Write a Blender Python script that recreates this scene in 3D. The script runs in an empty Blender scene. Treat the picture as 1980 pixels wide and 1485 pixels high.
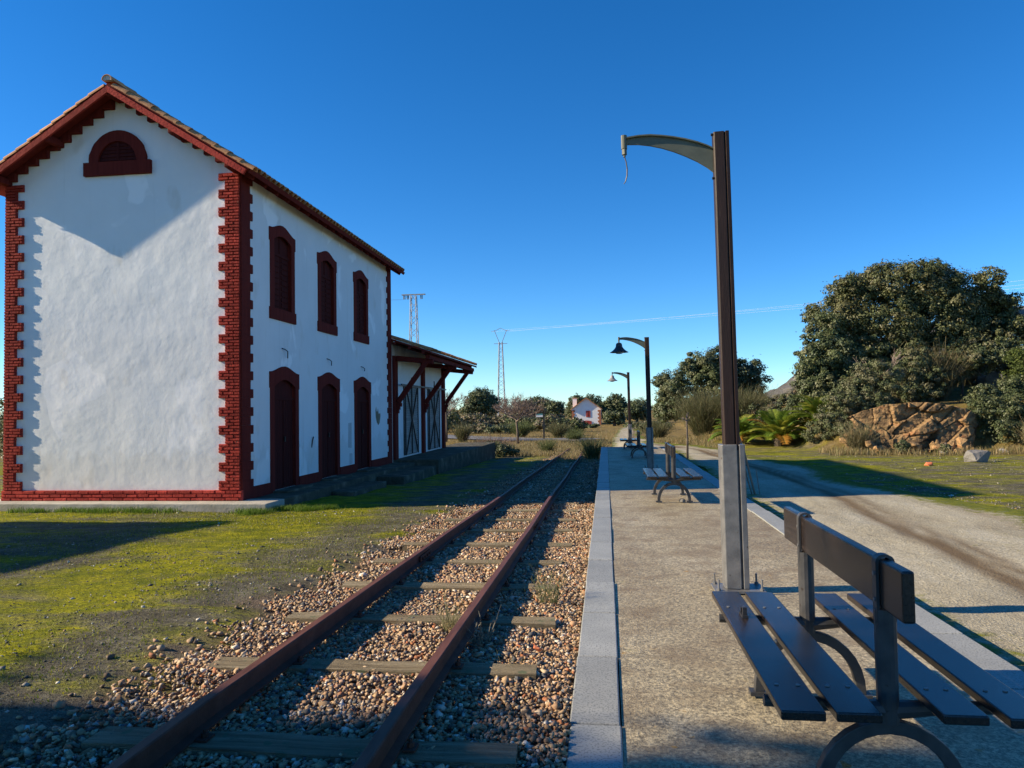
import bpy, bmesh, math, random
import numpy as np
from mathutils import Vector, Matrix, Quaternion

# ------------------------------------------------------------------ camera, world, sun, exposure
scene = bpy.context.scene
COL = scene.collection
R = math.radians

YAW, PITCH, ROLL = R(7.179), R(2.016), R(0.9)
fw = Vector((-math.sin(YAW)*math.cos(PITCH), math.cos(YAW)*math.cos(PITCH), math.sin(PITCH)))
rt = fw.cross(Vector((0, 0, 1))).normalized(); up = rt.cross(fw)
rt2 = rt*math.cos(ROLL) - up*math.sin(ROLL); up2 = rt*math.sin(ROLL) + up*math.cos(ROLL)
cam = bpy.data.cameras.new('camera'); cam.lens = 26.0; cam.sensor_width = 36.0
cam.clip_start = 0.05; cam.clip_end = 3000
camo = bpy.data.objects.new('camera', cam); COL.objects.link(camo)
M3 = Matrix((rt2, up2, -fw)).transposed()
camo.matrix_world = Matrix.Translation((0, 0, 1.55)) @ M3.to_4x4()
scene.camera = camo

SUN_E, SUN_AZ = R(26.3), R(9.0)
sdir = Vector((math.cos(SUN_E)*math.cos(SUN_AZ), math.cos(SUN_E)*math.sin(SUN_AZ), -math.sin(SUN_E)))
world = bpy.data.worlds.new('World'); scene.world = world; world.use_nodes = True
wn = world.node_tree.nodes; wl = world.node_tree.links
sky = wn.new('ShaderNodeTexSky'); sky.sky_type = 'NISHITA'; sky.sun_disc = False
sky.sun_elevation = SUN_E; sky.sun_rotation = math.atan2(-sdir.x, -sdir.y)
sky.altitude = 400; sky.air_density = 0.8; sky.dust_density = 0.0; sky.ozone_density = 3.6
hsv = wn.new('ShaderNodeHueSaturation'); hsv.inputs['Saturation'].default_value = 1.28
wl.new(sky.outputs[0], hsv.inputs['Color'])
tint = wn.new('ShaderNodeMix'); tint.data_type = 'RGBA'; tint.blend_type = 'MULTIPLY'; tint.inputs[0].default_value = 1.0
tint.inputs[7].default_value = (0.82, 1.02, 1.13, 1); wl.new(hsv.outputs[0], tint.inputs[6])
wl.new(tint.outputs[2], wn['Background'].inputs[0]); wn['Background'].inputs[1].default_value = 0.093
sun = bpy.data.lights.new('sun', 'SUN'); sun.energy = 5.0; sun.angle = R(0.53); sun.color = (1.0, 0.84, 0.60)
suno = bpy.data.objects.new('sun', sun); COL.objects.link(suno)
suno.rotation_euler = sdir.to_track_quat('-Z', 'Y').to_euler(); suno.location = (-30, -5, 25)
vs = scene.view_settings; vs.view_transform = 'Standard'; vs.look = 'None'; vs.gamma = 1.0
vs.use_curve_mapping = False; vs.exposure = 0.9

rng = np.random.default_rng(7)
random.seed(7)

# ------------------------------------------------------------------ helpers
def tag(o, label=None, cat=None, group=None, kind=None):
    if label: o['label'] = label
    if cat: o['category'] = cat
    if group: o['group'] = group
    if kind: o['kind'] = kind
    return o
def thing(name, label, cat, loc=(0, 0, 0), group=None, rotz=0.0):
    o = bpy.data.objects.new(name, None); COL.objects.link(o)
    o.empty_display_size = 0.2
    o.location = loc; o.rotation_euler = (0, 0, rotz)
    return tag(o, label, cat, group)
def parent(c, p, world_built=True):
    c.parent = p
    if world_built and p.type == 'EMPTY':
        c.matrix_parent_inverse = Matrix.Translation(-p.location)
def copy_tree(o, par=None):
    c = o.copy(); COL.objects.link(c)
    if par is not None:
        c.parent = par; c.matrix_parent_inverse = o.matrix_parent_inverse.copy()
    for ch in list(o.children): copy_tree(ch, c)
    return c

class MB:
    def __init__(s): s.v = []; s.f = []
    def add(s, vs_, fs):
        n = len(s.v); s.v += [tuple(p) for p in vs_]; s.f += [tuple(i+n for i in f) for f in fs]; return s
    def box(s, x0, x1, y0, y1, z0, z1):
        return s.add([(x0,y0,z0),(x1,y0,z0),(x1,y1,z0),(x0,y1,z0),(x0,y0,z1),(x1,y0,z1),(x1,y1,z1),(x0,y1,z1)],
            [(0,3,2,1),(4,5,6,7),(0,1,5,4),(1,2,6,5),(2,3,7,6),(3,0,4,7)])
    def bar(s, p0, p1, w, h, upv=(0, 0, 1)):
        p0, p1 = Vector(p0), Vector(p1); d = (p1-p0).normalized(); u = Vector(upv)
        a = d.cross(u)
        if a.length < 1e-4: a = d.cross(Vector((1, 0, 0)))
        a.normalize(); b = a.cross(d)
        a *= w/2; b *= h/2
        vv = [p0-a-b, p0+a-b, p0+a+b, p0-a+b, p1-a-b, p1+a-b, p1+a+b, p1-a+b]
        return s.add(vv, [(0,1,2,3),(4,7,6,5),(0,4,5,1),(1,5,6,2),(2,6,7,3),(3,7,4,0)])
    def tube(s, pts, radii, n=8, cap=True):
        pts = [Vector(p) for p in pts]
        if not hasattr(radii, '__len__'): radii = [radii]*len(pts)
        rings = []; prev = None
        for i, p in enumerate(pts):
            d = (pts[min(i+1, len(pts)-1)] - pts[max(i-1, 0)]).normalized()
            if prev is None:
                a = d.cross(Vector((0, 0, 1)))
                if a.length < 1e-3: a = d.cross(Vector((1, 0, 0)))
            else: a = prev - d*prev.dot(d)
            a.normalize(); prev = a; b = d.cross(a)
            rings.append([p + (a*math.cos(t) + b*math.sin(t))*radii[i] for t in [2*math.pi*k/n for k in range(n)]])
        vv = [q for r in rings for q in r]; ff = []
        for i in range(len(pts)-1):
            for k in range(n):
                ff.append((i*n+k, i*n+(k+1) % n, (i+1)*n+(k+1) % n, (i+1)*n+k))
        if cap: ff.append(tuple(range(n-1, -1, -1))); ff.append(tuple((len(pts)-1)*n+k for k in range(n)))
        return s.add(vv, ff)
    def prism(s, poly, fn, d0, d1):
        n = len(poly)
        vv = [fn(a, b, d0) for a, b in poly] + [fn(a, b, d1) for a, b in poly]
        ff = [tuple(range(n)), tuple(range(2*n-1, n-1, -1))] + [(i, i+n, (i+1) % n+n, (i+1) % n) for i in range(n)]
        return s.add(vv, ff)
    def strip(s, A, B, fn, d0, d1):
        # solid band between two polylines A and B (same length), extruded d0..d1
        n = len(A)
        vv = [fn(a, b, d0) for a, b in A] + [fn(a, b, d0) for a, b in B] + [fn(a, b, d1) for a, b in A] + [fn(a, b, d1) for a, b in B]
        ff = []
        for i in range(n-1):
            ff += [(i, i+1, n+i+1, n+i), (2*n+i, 3*n+i, 3*n+i+1, 2*n+i+1), (i, 2*n+i, 2*n+i+1, i+1), (n+i, n+i+1, 3*n+i+1, 3*n+i)]
        ff += [(0, n, 3*n, 2*n), (n-1, 3*n-1, 4*n-1, 2*n-1)]
        return s.add(vv, ff)
    def lathe(s, prof, c=(0, 0, 0), n=20):
        vv = []; ff = []
        for r, z in prof:
            for k in range(n):
                t = 2*math.pi*k/n; vv.append((c[0]+r*math.cos(t), c[1]+r*math.sin(t), c[2]+z))
        for i in range(len(prof)-1):
            for k in range(n): ff.append((i*n+k, i*n+(k+1) % n, (i+1)*n+(k+1) % n, (i+1)*n+k))
        return s.add(vv, ff)
    def mesh(s, name):
        m = bpy.data.meshes.new(name); m.from_pydata(s.v, [], s.f)
        bm = bmesh.new(); bm.from_mesh(m); bmesh.ops.recalc_face_normals(bm, faces=bm.faces); bm.to_mesh(m); bm.free()
        return m

def link(name, mesh, m, par=None, world_built=True, smooth=False, bevel=0.0):
    if m is not None and len(mesh.materials) == 0: mesh.materials.append(m)
    if smooth: mesh.shade_smooth()
    o = bpy.data.objects.new(name, mesh); COL.objects.link(o)
    if par is not None: parent(o, par, world_built)
    if bevel:
        b = o.modifiers.new('bevel', 'BEVEL'); b.width = bevel; b.segments = 2; b.limit_method = 'ANGLE'; b.angle_limit = R(40)
    return o
def part(name, mb, m, par, world_built=True, smooth=False, bevel=0.0):
    return link(name, mb.mesh(name), m, par, world_built, smooth, bevel)

def fast_mesh(name, V, F, col=None):
    """V (n,3) float, F (m,k) int with constant k; col (n,3) point colours"""
    V = np.ascontiguousarray(V, dtype=np.float32); F = np.ascontiguousarray(F, dtype=np.int32)
    m = bpy.data.meshes.new(name); k = F.shape[1]
    m.vertices.add(len(V)); m.vertices.foreach_set('co', V.ravel())
    m.loops.add(F.size); m.loops.foreach_set('vertex_index', F.ravel())
    m.polygons.add(len(F)); m.polygons.foreach_set('loop_start', np.arange(0, F.size, k, dtype=np.int32))
    m.polygons.foreach_set('loop_total', np.full(len(F), k, dtype=np.int32))
    m.update(calc_edges=True)
    if col is not None:
        a = m.color_attributes.new('col', 'FLOAT_COLOR', 'POINT')
        c4 = np.ones((len(V), 4), dtype=np.float32); c4[:, :col.shape[1]] = col
        a.data.foreach_set('color', c4.ravel())
    return m

def hash2(ix, iy, seed):
    h = (ix.astype(np.int64)*374761393 + iy.astype(np.int64)*668265263 + seed*1442695041) & 0xffffffff
    h = ((h ^ (h >> 13))*1274126177) & 0xffffffff
    return ((h ^ (h >> 16)) & 0xffff)/65535.0
def vnoise(x, y, scale, seed=0):
    x = np.asarray(x, float)/scale; y = np.asarray(y, float)/scale
    ix = np.floor(x); iy = np.floor(y); fx = x-ix; fy = y-iy
    fx = fx*fx*(3-2*fx); fy = fy*fy*(3-2*fy); ix = ix.astype(int); iy = iy.astype(int)
    a = hash2(ix, iy, seed); b = hash2(ix+1, iy, seed); c = hash2(ix, iy+1, seed); d = hash2(ix+1, iy+1, seed)
    return (a*(1-fx)+b*fx)*(1-fy)+(c*(1-fx)+d*fx)*fy
def fbm(x, y, scale, seed=0, octv=4):
    s = 0; a = 1; t = 0
    for i in range(octv):
        s = s + a*vnoise(x, y, scale/2**i, seed+i*17); t += a; a *= 0.5
    return s/t
def sstep(a, b, x):
    t = np.clip((np.asarray(x, float)-a)/(b-a), 0, 1); return t*t*(3-2*t)

# ------------------------------------------------------------------ materials
def newmat(name):
    m = bpy.data.materials.new(name); m.use_nodes = True
    nt = m.node_tree; return m, nt.nodes, nt.links, nt.nodes['Principled BSDF']
def noise_node(N, L, scale, detail=4, rough=0.55, vec=None, stretch=None, dist=0.0):
    n = N.new('ShaderNodeTexNoise'); n.inputs['Scale'].default_value = scale; n.inputs['Detail'].default_value = detail
    n.inputs['Roughness'].default_value = rough; n.inputs['Distortion'].default_value = dist
    if vec is not None:
        if stretch is not None:
            mp = N.new('ShaderNodeMapping'); mp.inputs['Scale'].default_value = stretch
            L.new(vec, mp.inputs[0]); vec = mp.outputs[0]
        L.new(vec, n.inputs['Vector'])
    return n
def ramp(N, L, src, stops):
    r = N.new('ShaderNodeValToRGB'); e = r.color_ramp.elements
    while len(e) < len(stops): e.new(0.5)
    for i, (p, c) in enumerate(stops):
        e[i].position = p; e[i].color = (*c, 1) if len(c) == 3 else c
    L.new(src, r.inputs[0]); return r
def mix(N, L, fac, a, b, mode='MIX'):
    m = N.new('ShaderNodeMix'); m.data_type = 'RGBA'; m.blend_type = mode
    if hasattr(fac, 'is_output'): L.new(fac, m.inputs[0])
    else: m.inputs[0].default_value = fac
    for sck, v in ((6, a), (7, b)):
        if hasattr(v, 'is_output'): L.new(v, m.inputs[sck])
        else: m.inputs[sck].default_value = (*v, 1)
    return m.outputs[2]
def bump(N, L, src, strength, dist, prev=None):
    b = N.new('ShaderNodeBump'); b.inputs['Strength'].default_value = strength; b.inputs['Distance'].default_value = dist
    L.new(src, b.inputs['Height'])
    if prev is not None: L.new(prev, b.inputs['Normal'])
    return b.outputs[0]
def geo(N): return N.new('ShaderNodeNewGeometry').outputs['Position']
def objc(N): return N.new('ShaderNodeTexCoord').outputs['Object']

def pmat(name, stops, scale, rough=0.8, bstr=0.3, bscale=40, bdist=0.01, stretch=None, rnd=0.0, spec=0.5, world_co=True, metal=0.0, speck=None, detail=5):
    m, N, L, P = newmat(name)
    v = geo(N) if world_co else objc(N)
    n = noise_node(N, L, scale, detail, 0.6, v, stretch)
    c = ramp(N, L, n.outputs[0], stops).outputs[0]
    if speck:
        sc, thr, scol = speck
        n3 = noise_node(N, L, sc, 2, 0.5, v)
        f = ramp(N, L, n3.outputs[0], [(thr, (0, 0, 0)), (min(thr+0.06, 1), (1, 1, 1))]).outputs[0]
        c = mix(N, L, f, c, scol)
    if rnd:
        oi = N.new('ShaderNodeObjectInfo'); mr = N.new('ShaderNodeMapRange')
        mr.inputs[3].default_value = 1-rnd; mr.inputs[4].default_value = 1+rnd
        L.new(oi.outputs['Random'], mr.inputs[0]); c = mix(N, L, 1.0, c, mr.outputs[0], 'MULTIPLY')
    L.new(c, P.inputs['Base Color'])
    if bstr:
        n2 = noise_node(N, L, bscale, 5, 0.6, v, stretch)
        L.new(bump(N, L, n2.outputs[0], bstr, bdist), P.inputs['Normal'])
    P.inputs['Roughness'].default_value = rough; P.inputs['Metallic'].default_value = metal
    P.inputs['Specular IOR Level'].default_value = spec
    return m

def leafmat(name, trans=0.25, rough=0.5, spec=0.35):
    m, N, L, P = newmat(name)
    a = N.new('ShaderNodeAttribute'); a.attribute_name = 'col'
    L.new(a.outputs['Color'], P.inputs['Base Color']); P.inputs['Roughness'].default_value = rough
    P.inputs['Specular IOR Level'].default_value = spec
    t = N.new('ShaderNodeBsdfTranslucent'); L.new(a.outputs['Color'], t.inputs[0])
    mx = N.new('ShaderNodeMixShader'); mx.inputs[0].default_value = trans
    L.new(P.outputs[0], mx.inputs[1]); L.new(t.outputs[0], mx.inputs[2]); L.new(mx.outputs[0], N['Material Output'].inputs[0])
    return m
def attrmat(name, rough=0.85, bstr=0.3, bscale=60, bdist=0.005, spec=0.4):
    m, N, L, P = newmat(name)
    a = N.new('ShaderNodeAttribute'); a.attribute_name = 'col'
    n = noise_node(N, L, bscale, 4, 0.6, geo(N))
    c = mix(N, L, 0.5, a.outputs['Color'], ramp(N, L, n.outputs[0], [(0.25, (0.45, 0.45, 0.45)), (0.75, (1.25, 1.25, 1.25))]).outputs[0], 'MULTIPLY')
    L.new(c, P.inputs['Base Color']); P.inputs['Roughness'].default_value = rough
    P.inputs['Specular IOR Level'].default_value = spec
    L.new(bump(N, L, n.outputs[0], bstr, bdist), P.inputs['Normal'])
    return m

# white plaster with strong hand-laid relief, patches and fine grain
def plaster(name, base=(0.80, 0.81, 0.81), patch=True, relief=1.0):
    m, N, L, P = newmat(name); v = geo(N)
    n1 = noise_node(N, L, 1.1, 5, 0.55, v); c = ramp(N, L, n1.outputs[0], [(0.3, tuple(k*0.93 for k in base)), (0.7, base)]).outputs[0]
    if patch:
        n2 = noise_node(N, L, 0.9, 3, 0.5, v, (1, 1, 0.8), 0.6)
        f = ramp(N, L, n2.outputs[0], [(0.60, (0, 0, 0)), (0.63, (1, 1, 1))]).outputs[0]
        c = mix(N, L, f, c, tuple(min(k*1.14, 0.88) for k in base))
        n5 = noise_node(N, L, 2.3, 3, 0.5, v, (1, 1, 0.5))
        f5 = ramp(N, L, n5.outputs[0], [(0.64, (0, 0, 0)), (0.75, (0.35, 0.35, 0.35))]).outputs[0]
        c = mix(N, L, f5, c, (0.55, 0.50, 0.42))
    sx = N.new('ShaderNodeSeparateXYZ'); L.new(v, sx.inputs[0])
    dn = noise_node(N, L, 2.5, 5, 0.65, v, (1, 1, 0.5))
    dm = N.new('ShaderNodeMath'); dm.operation = 'MULTIPLY_ADD'; L.new(dn.outputs[0], dm.inputs[0]); dm.inputs[1].default_value = -1.5; L.new(sx.outputs[2], dm.inputs[2])
    df = ramp(N, L, dm.outputs[0], [(0.0, (0.22, 0.22, 0.22)), (0.12, (0, 0, 0))]).outputs[0]
    c = mix(N, L, df, c, (0.50, 0.45, 0.36))
    sn = noise_node(N, L, 3.0, 4, 0.6, v, (2.5, 2.5, 0.12))
    c = mix(N, L, ramp(N, L, sn.outputs[0], [(0.60, (0, 0, 0)), (0.75, (0.22, 0.22, 0.22))]).outputs[0], c, (0.48, 0.46, 0.42))
    L.new(c, P.inputs['Base Color']); P.inputs['Roughness'].default_value = 0.85; P.inputs['Specular IOR Level'].default_value = 0.2
    b1 = noise_node(N, L, 1.7, 3, 0.45, v); b2 = noise_node(N, L, 9, 6, 0.62, v); b3 = noise_node(N, L, 70, 3, 0.6, v)
    nn = bump(N, L, b1.outputs[0], 0.36*relief, 0.065)
    nn = bump(N, L, b2.outputs[0], 0.20*relief, 0.018, nn)
    nn = bump(N, L, b3.outputs[0], 0.18*relief, 0.005, nn)
    L.new(nn, P.inputs['Normal'])
    return m

MAT = {}
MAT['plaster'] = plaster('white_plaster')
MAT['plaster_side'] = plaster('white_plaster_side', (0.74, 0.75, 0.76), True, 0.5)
MAT['red'] = pmat('red_paint', [(0.3, (0.24, 0.025, 0.018)), (0.7, (0.43, 0.055, 0.038))], 3.0, 0.85, 0.5, 22, 0.02, rnd=0.24, spec=0.15, speck=(13, 0.70, (0.20, 0.075, 0.055)))
MAT['red_wood_and_shade'] = pmat('red_wood_and_shaded_brick', [(0.3, (0.105, 0.016, 0.013)), (0.7, (0.15, 0.024, 0.018))], 2.5, 0.9, 0.3, 30, 0.01, (6, 6, 0.6), spec=0.08)  # painted wood, and the darker copy of the red for brick in shade
MAT['shutter'] = pmat('dark_red_shutter', [(0.3, (0.05, 0.011, 0.010)), (0.7, (0.078, 0.015, 0.013))], 2.5, 0.9, 0.3, 30, 0.006, (6, 6, 0.5), rnd=0.1, spec=0.08)
MAT['tile'] = pmat('clay_tile', [(0.25, (0.26, 0.11, 0.045)), (0.55, (0.48, 0.22, 0.09)), (0.8, (0.56, 0.34, 0.17))], 5.0, 0.85, 0.4, 35, 0.01, rnd=0.2, speck=(14, 0.70, (0.12, 0.10, 0.05)))
MAT['mortar'] = pmat('pale_mortar', [(0.3, (0.42, 0.38, 0.32)), (0.7, (0.55, 0.52, 0.47))], 8, 0.9, 0.4, 50, 0.01)
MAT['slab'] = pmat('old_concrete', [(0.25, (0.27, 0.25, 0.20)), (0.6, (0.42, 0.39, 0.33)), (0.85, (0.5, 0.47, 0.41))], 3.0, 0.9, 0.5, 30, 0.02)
MAT['dark_stone_and_shade'] = pmat('old_stone_and_shade', [(0.25, (0.045, 0.040, 0.028)), (0.55, (0.095, 0.085, 0.06)), (0.8, (0.24, 0.215, 0.16))], 2.4, 0.95, 0.8, 14, 0.05, spec=0.15)  # dark stone; its tone also stands in for shade beside the station
MAT['grey_door'] = pmat('grey_slat', [(0.3, (0.18, 0.175, 0.16)), (0.7, (0.28, 0.27, 0.25))], 5, 0.7, 0.2, 30, 0.005, rnd=0.15)
MAT['dark_iron'] = pmat('dark_iron', [(0.3, (0.012, 0.012, 0.014)), (0.7, (0.03, 0.028, 0.028))], 9, 0.5, 0.2, 60, 0.003)
MAT['steel_grey'] = pmat('grey_painted_steel', [(0.25, (0.085, 0.085, 0.088)), (0.55, (0.15, 0.148, 0.146)), (0.8, (0.2, 0.19, 0.185))], 9, 0.38, 0.35, 55, 0.004, spec=0.6, speck=(22, 0.69, (0.06, 0.045, 0.035)))
MAT['post_brown'] = pmat('brown_painted_post', [(0.25, (0.014, 0.009, 0.007)), (0.6, (0.030, 0.016, 0.012)), (0.85, (0.075, 0.045, 0.030))], 6, 0.5, 0.4, 38, 0.005, (3, 3, 0.35), world_co=False, spec=0.25)
MAT['arm'] = pmat('olive_grey_arm', [(0.3, (0.085, 0.09, 0.06)), (0.7, (0.14, 0.145, 0.10))], 5, 0.5, 0.15, 40, 0.003)
MAT['shade'] = pmat('lamp_shade_metal', [(0.3, (0.02, 0.02, 0.025)), (0.7, (0.035, 0.035, 0.04))], 6, 0.4, 0.1, 40, 0.003)
MAT['shade_grey'] = pmat('faded_lamp_shade', [(0.3, (0.16, 0.16, 0.17)), (0.7, (0.28, 0.28, 0.28))], 6, 0.5, 0.1, 40, 0.003)
MAT['bench_wood'] = pmat('bench_board', [(0.25, (0.012, 0.009, 0.008)), (0.55, (0.022, 0.016, 0.014)), (0.8, (0.055, 0.04, 0.032))], 7, 0.24, 0.25, 30, 0.004, (9, 0.8, 9), rnd=0.1, spec=0.5, world_co=False, speck=(11, 0.72, (0.03, 0.024, 0.02)))
MAT['bench_metal'] = pmat('bench_metal', [(0.3, (0.030, 0.030, 0.032)), (0.7, (0.065, 0.063, 0.063))], 10, 0.42, 0.3, 70, 0.003, spec=0.4, speck=(30, 0.7, (0.03, 0.022, 0.018)))
MAT['rail'] = pmat('rusty_rail', [(0.25, (0.050, 0.020, 0.013)), (0.6, (0.105, 0.042, 0.027)), (0.85, (0.16, 0.07, 0.045))], 8, 0.7, 0.5, 60, 0.004, spec=0.25)
MAT['rail_top'] = pmat('worn_rail_head', [(0.3, (0.085, 0.033, 0.022)), (0.7, (0.17, 0.07, 0.048))], 6, 0.6, 0.35, 50, 0.002, (4, 0.4, 4), spec=0.2)
MAT['sleeper'] = pmat('weathered_sleeper', [(0.2, (0.12, 0.092, 0.056)), (0.5, (0.28, 0.225, 0.14)), (0.8, (0.45, 0.385, 0.265))], 5, 0.9, 1.0, 26, 0.03, (0.5, 7, 7), rnd=0.2, spec=0.15, speck=(9, 0.62, (0.17, 0.19, 0.11)))
MAT['granite_kerb'] = pmat('grey_granite', [(0.25, (0.25, 0.255, 0.235)), (0.75, (0.36, 0.362, 0.335))], 3.2, 0.55, 0.25, 160, 0.002, rnd=0.10, speck=(85, 0.53, (0.18, 0.185, 0.175)), spec=0.5)
MAT['wood_pole'] = pmat('grey_brown_stick', [(0.3, (0.12, 0.09, 0.06)), (0.7, (0.24, 0.19, 0.13))], 8, 0.85, 0.5, 30, 0.01, (6, 6, 0.5))
MAT['bark'] = pmat('bark', [(0.3, (0.06, 0.045, 0.033)), (0.7, (0.14, 0.11, 0.085))], 6, 0.9, 0.8, 18, 0.03, (3, 3, 0.6))
MAT['twig'] = pmat('pale_twig', [(0.3, (0.16, 0.115, 0.095)), (0.7, (0.27, 0.205, 0.17))], 3, 0.9, 0, 10)
MAT['steel_galv'] = pmat('galvanised_steel', [(0.3, (0.22, 0.23, 0.25)), (0.7, (0.34, 0.35, 0.37))], 2, 0.5, 0, 10)
MAT['wire'] = pmat('aluminium_wire', [(0.3, (0.62, 0.63, 0.65)), (0.7, (0.75, 0.75, 0.76))], 2, 0.4, 0, 10)
MAT['leaf'] = leafmat('oak_leaf', 0.12, 0.5, 0.35)
MAT['leaf_soft'] = leafmat('soft_leaf', 0.35, 0.6, 0.25)
MAT['stones'] = attrmat('ballast_stone', 0.8, 0.35, 45, 0.006)
MAT['rock_red'] = pmat('ochre_rock', [(0.28, (0.06, 0.042, 0.024)), (0.42, (0.18, 0.11, 0.05)), (0.56, (0.36, 0.225, 0.10)), (0.74, (0.38, 0.145, 0.05))], 1.5, 0.9, 0.9, 5, 0.12, (1, 1, 2.2), rnd=0.25, detail=8)
MAT['rock_grey'] = pmat('grey_granite_rock', [(0.25, (0.10, 0.095, 0.09)), (0.7, (0.27, 0.255, 0.235))], 0.8, 0.9, 0.8, 4, 0.12, rnd=0.2, detail=8)
MAT['rock_shade'] = pmat('shaded_granite_rock', [(0.25, (0.045, 0.043, 0.042)), (0.7, (0.15, 0.142, 0.135))], 0.9, 0.9, 0.9, 4, 0.15, rnd=0.3, detail=8)  # granite darkened to stand in for the hill's shaded side
MAT['brick_frag'] = pmat('orange_brick', [(0.3, (0.50, 0.13, 0.05)), (0.7, (0.62, 0.19, 0.08))], 9, 0.85, 0.3, 60, 0.01)
MAT['white_paint'] = pmat('white_wall_paint', [(0.3, (0.76, 0.76, 0.75)), (0.7, (0.82, 0.82, 0.81))], 2, 0.8, 0.2, 15, 0.02)
MAT['sign_white'] = pmat('sign_white', [(0.3, (0.65, 0.68, 0.68)), (0.7, (0.75, 0.76, 0.76))], 4, 0.5, 0, 10)
MAT['sign_green'] = pmat('sign_green', [(0.3, (0.03, 0.22, 0.20)), (0.7, (0.05, 0.28, 0.25))], 4, 0.5, 0, 10)
MAT['glass'] = newmat('lamp_glass')[0]
gp = MAT['glass'].node_tree.nodes['Principled BSDF']; gp.inputs['Base Color'].default_value = (0.55, 0.58, 0.6, 1); gp.inputs['Roughness'].default_value = 0.2
gp.inputs['Transmission Weight'].default_value = 0.5
MAT['asphalt'] = pmat('grey_asphalt', [(0.3, (0.10, 0.10, 0.105)), (0.7, (0.16, 0.16, 0.165))], 1.5, 0.9, 0.2, 40, 0.01)

# concrete platform: exposed aggregate, stains, lichen
def platform_mat():
    m, N, L, P = newmat('aggregate_concrete'); v = geo(N)
    n1 = noise_node(N, L, 0.75, 5, 0.6, v); n2 = noise_node(N, L, 48, 4, 0.8, v); n3 = noise_node(N, L, 2.4, 5, 0.6, v)
    c = ramp(N, L, n1.outputs[0], [(0.25, (0.235, 0.185, 0.110)), (0.5, (0.34, 0.285, 0.18)), (0.75, (0.42, 0.365, 0.25))]).outputs[0]
    sp = ramp(N, L, n2.outputs[0], [(0.36, (0.30, 0.28, 0.24)), (0.5, (0.95, 0.95, 0.95)), (0.62, (1.85, 1.8, 1.7))]).outputs[0]
    c = mix(N, L, 0.95, c, sp, 'MULTIPLY')
    st = ramp(N, L, n3.outputs[0], [(0.46, (0, 0, 0)), (0.68, (0.75, 0.75, 0.75))]).outputs[0]
    c = mix(N, L, st, c, (0.185, 0.13, 0.068))
    l1 = noise_node(N, L, 9, 4, 0.6, v); l2 = noise_node(N, L, 0.8, 3, 0.5, v)
    lf = ramp(N, L, l1.outputs[0], [(0.66, (0, 0, 0)), (0.70, (1, 1, 1))]).outputs[0]
    lf2 = ramp(N, L, l2.outputs[0], [(0.45, (0, 0, 0)), (0.6, (0.85, 0.85, 0.85))]).outputs[0]
    c = mix(N, L, mix(N, L, 1.0, lf, lf2, 'MULTIPLY'), c, (0.42, 0.23, 0.03))
    g1 = noise_node(N, L, 3.2, 4, 0.6, v)
    gf = ramp(N, L, g1.outputs[0], [(0.66, (0, 0, 0)), (0.78, (0.6, 0.6, 0.6))]).outputs[0]
    c = mix(N, L, gf, c, (0.25, 0.23, 0.06))
    L.new(c, P.inputs['Base Color']); P.inputs['Roughness'].default_value = 0.6; P.inputs['Specular IOR Level'].default_value = 0.5
    nn = bump(N, L, n2.outputs[0], 0.8, 0.012); L.new(bump(N, L, n3.outputs[0], 0.2, 0.05, nn), P.inputs['Normal'])
    return m
MAT['platform'] = platform_mat()

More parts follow.
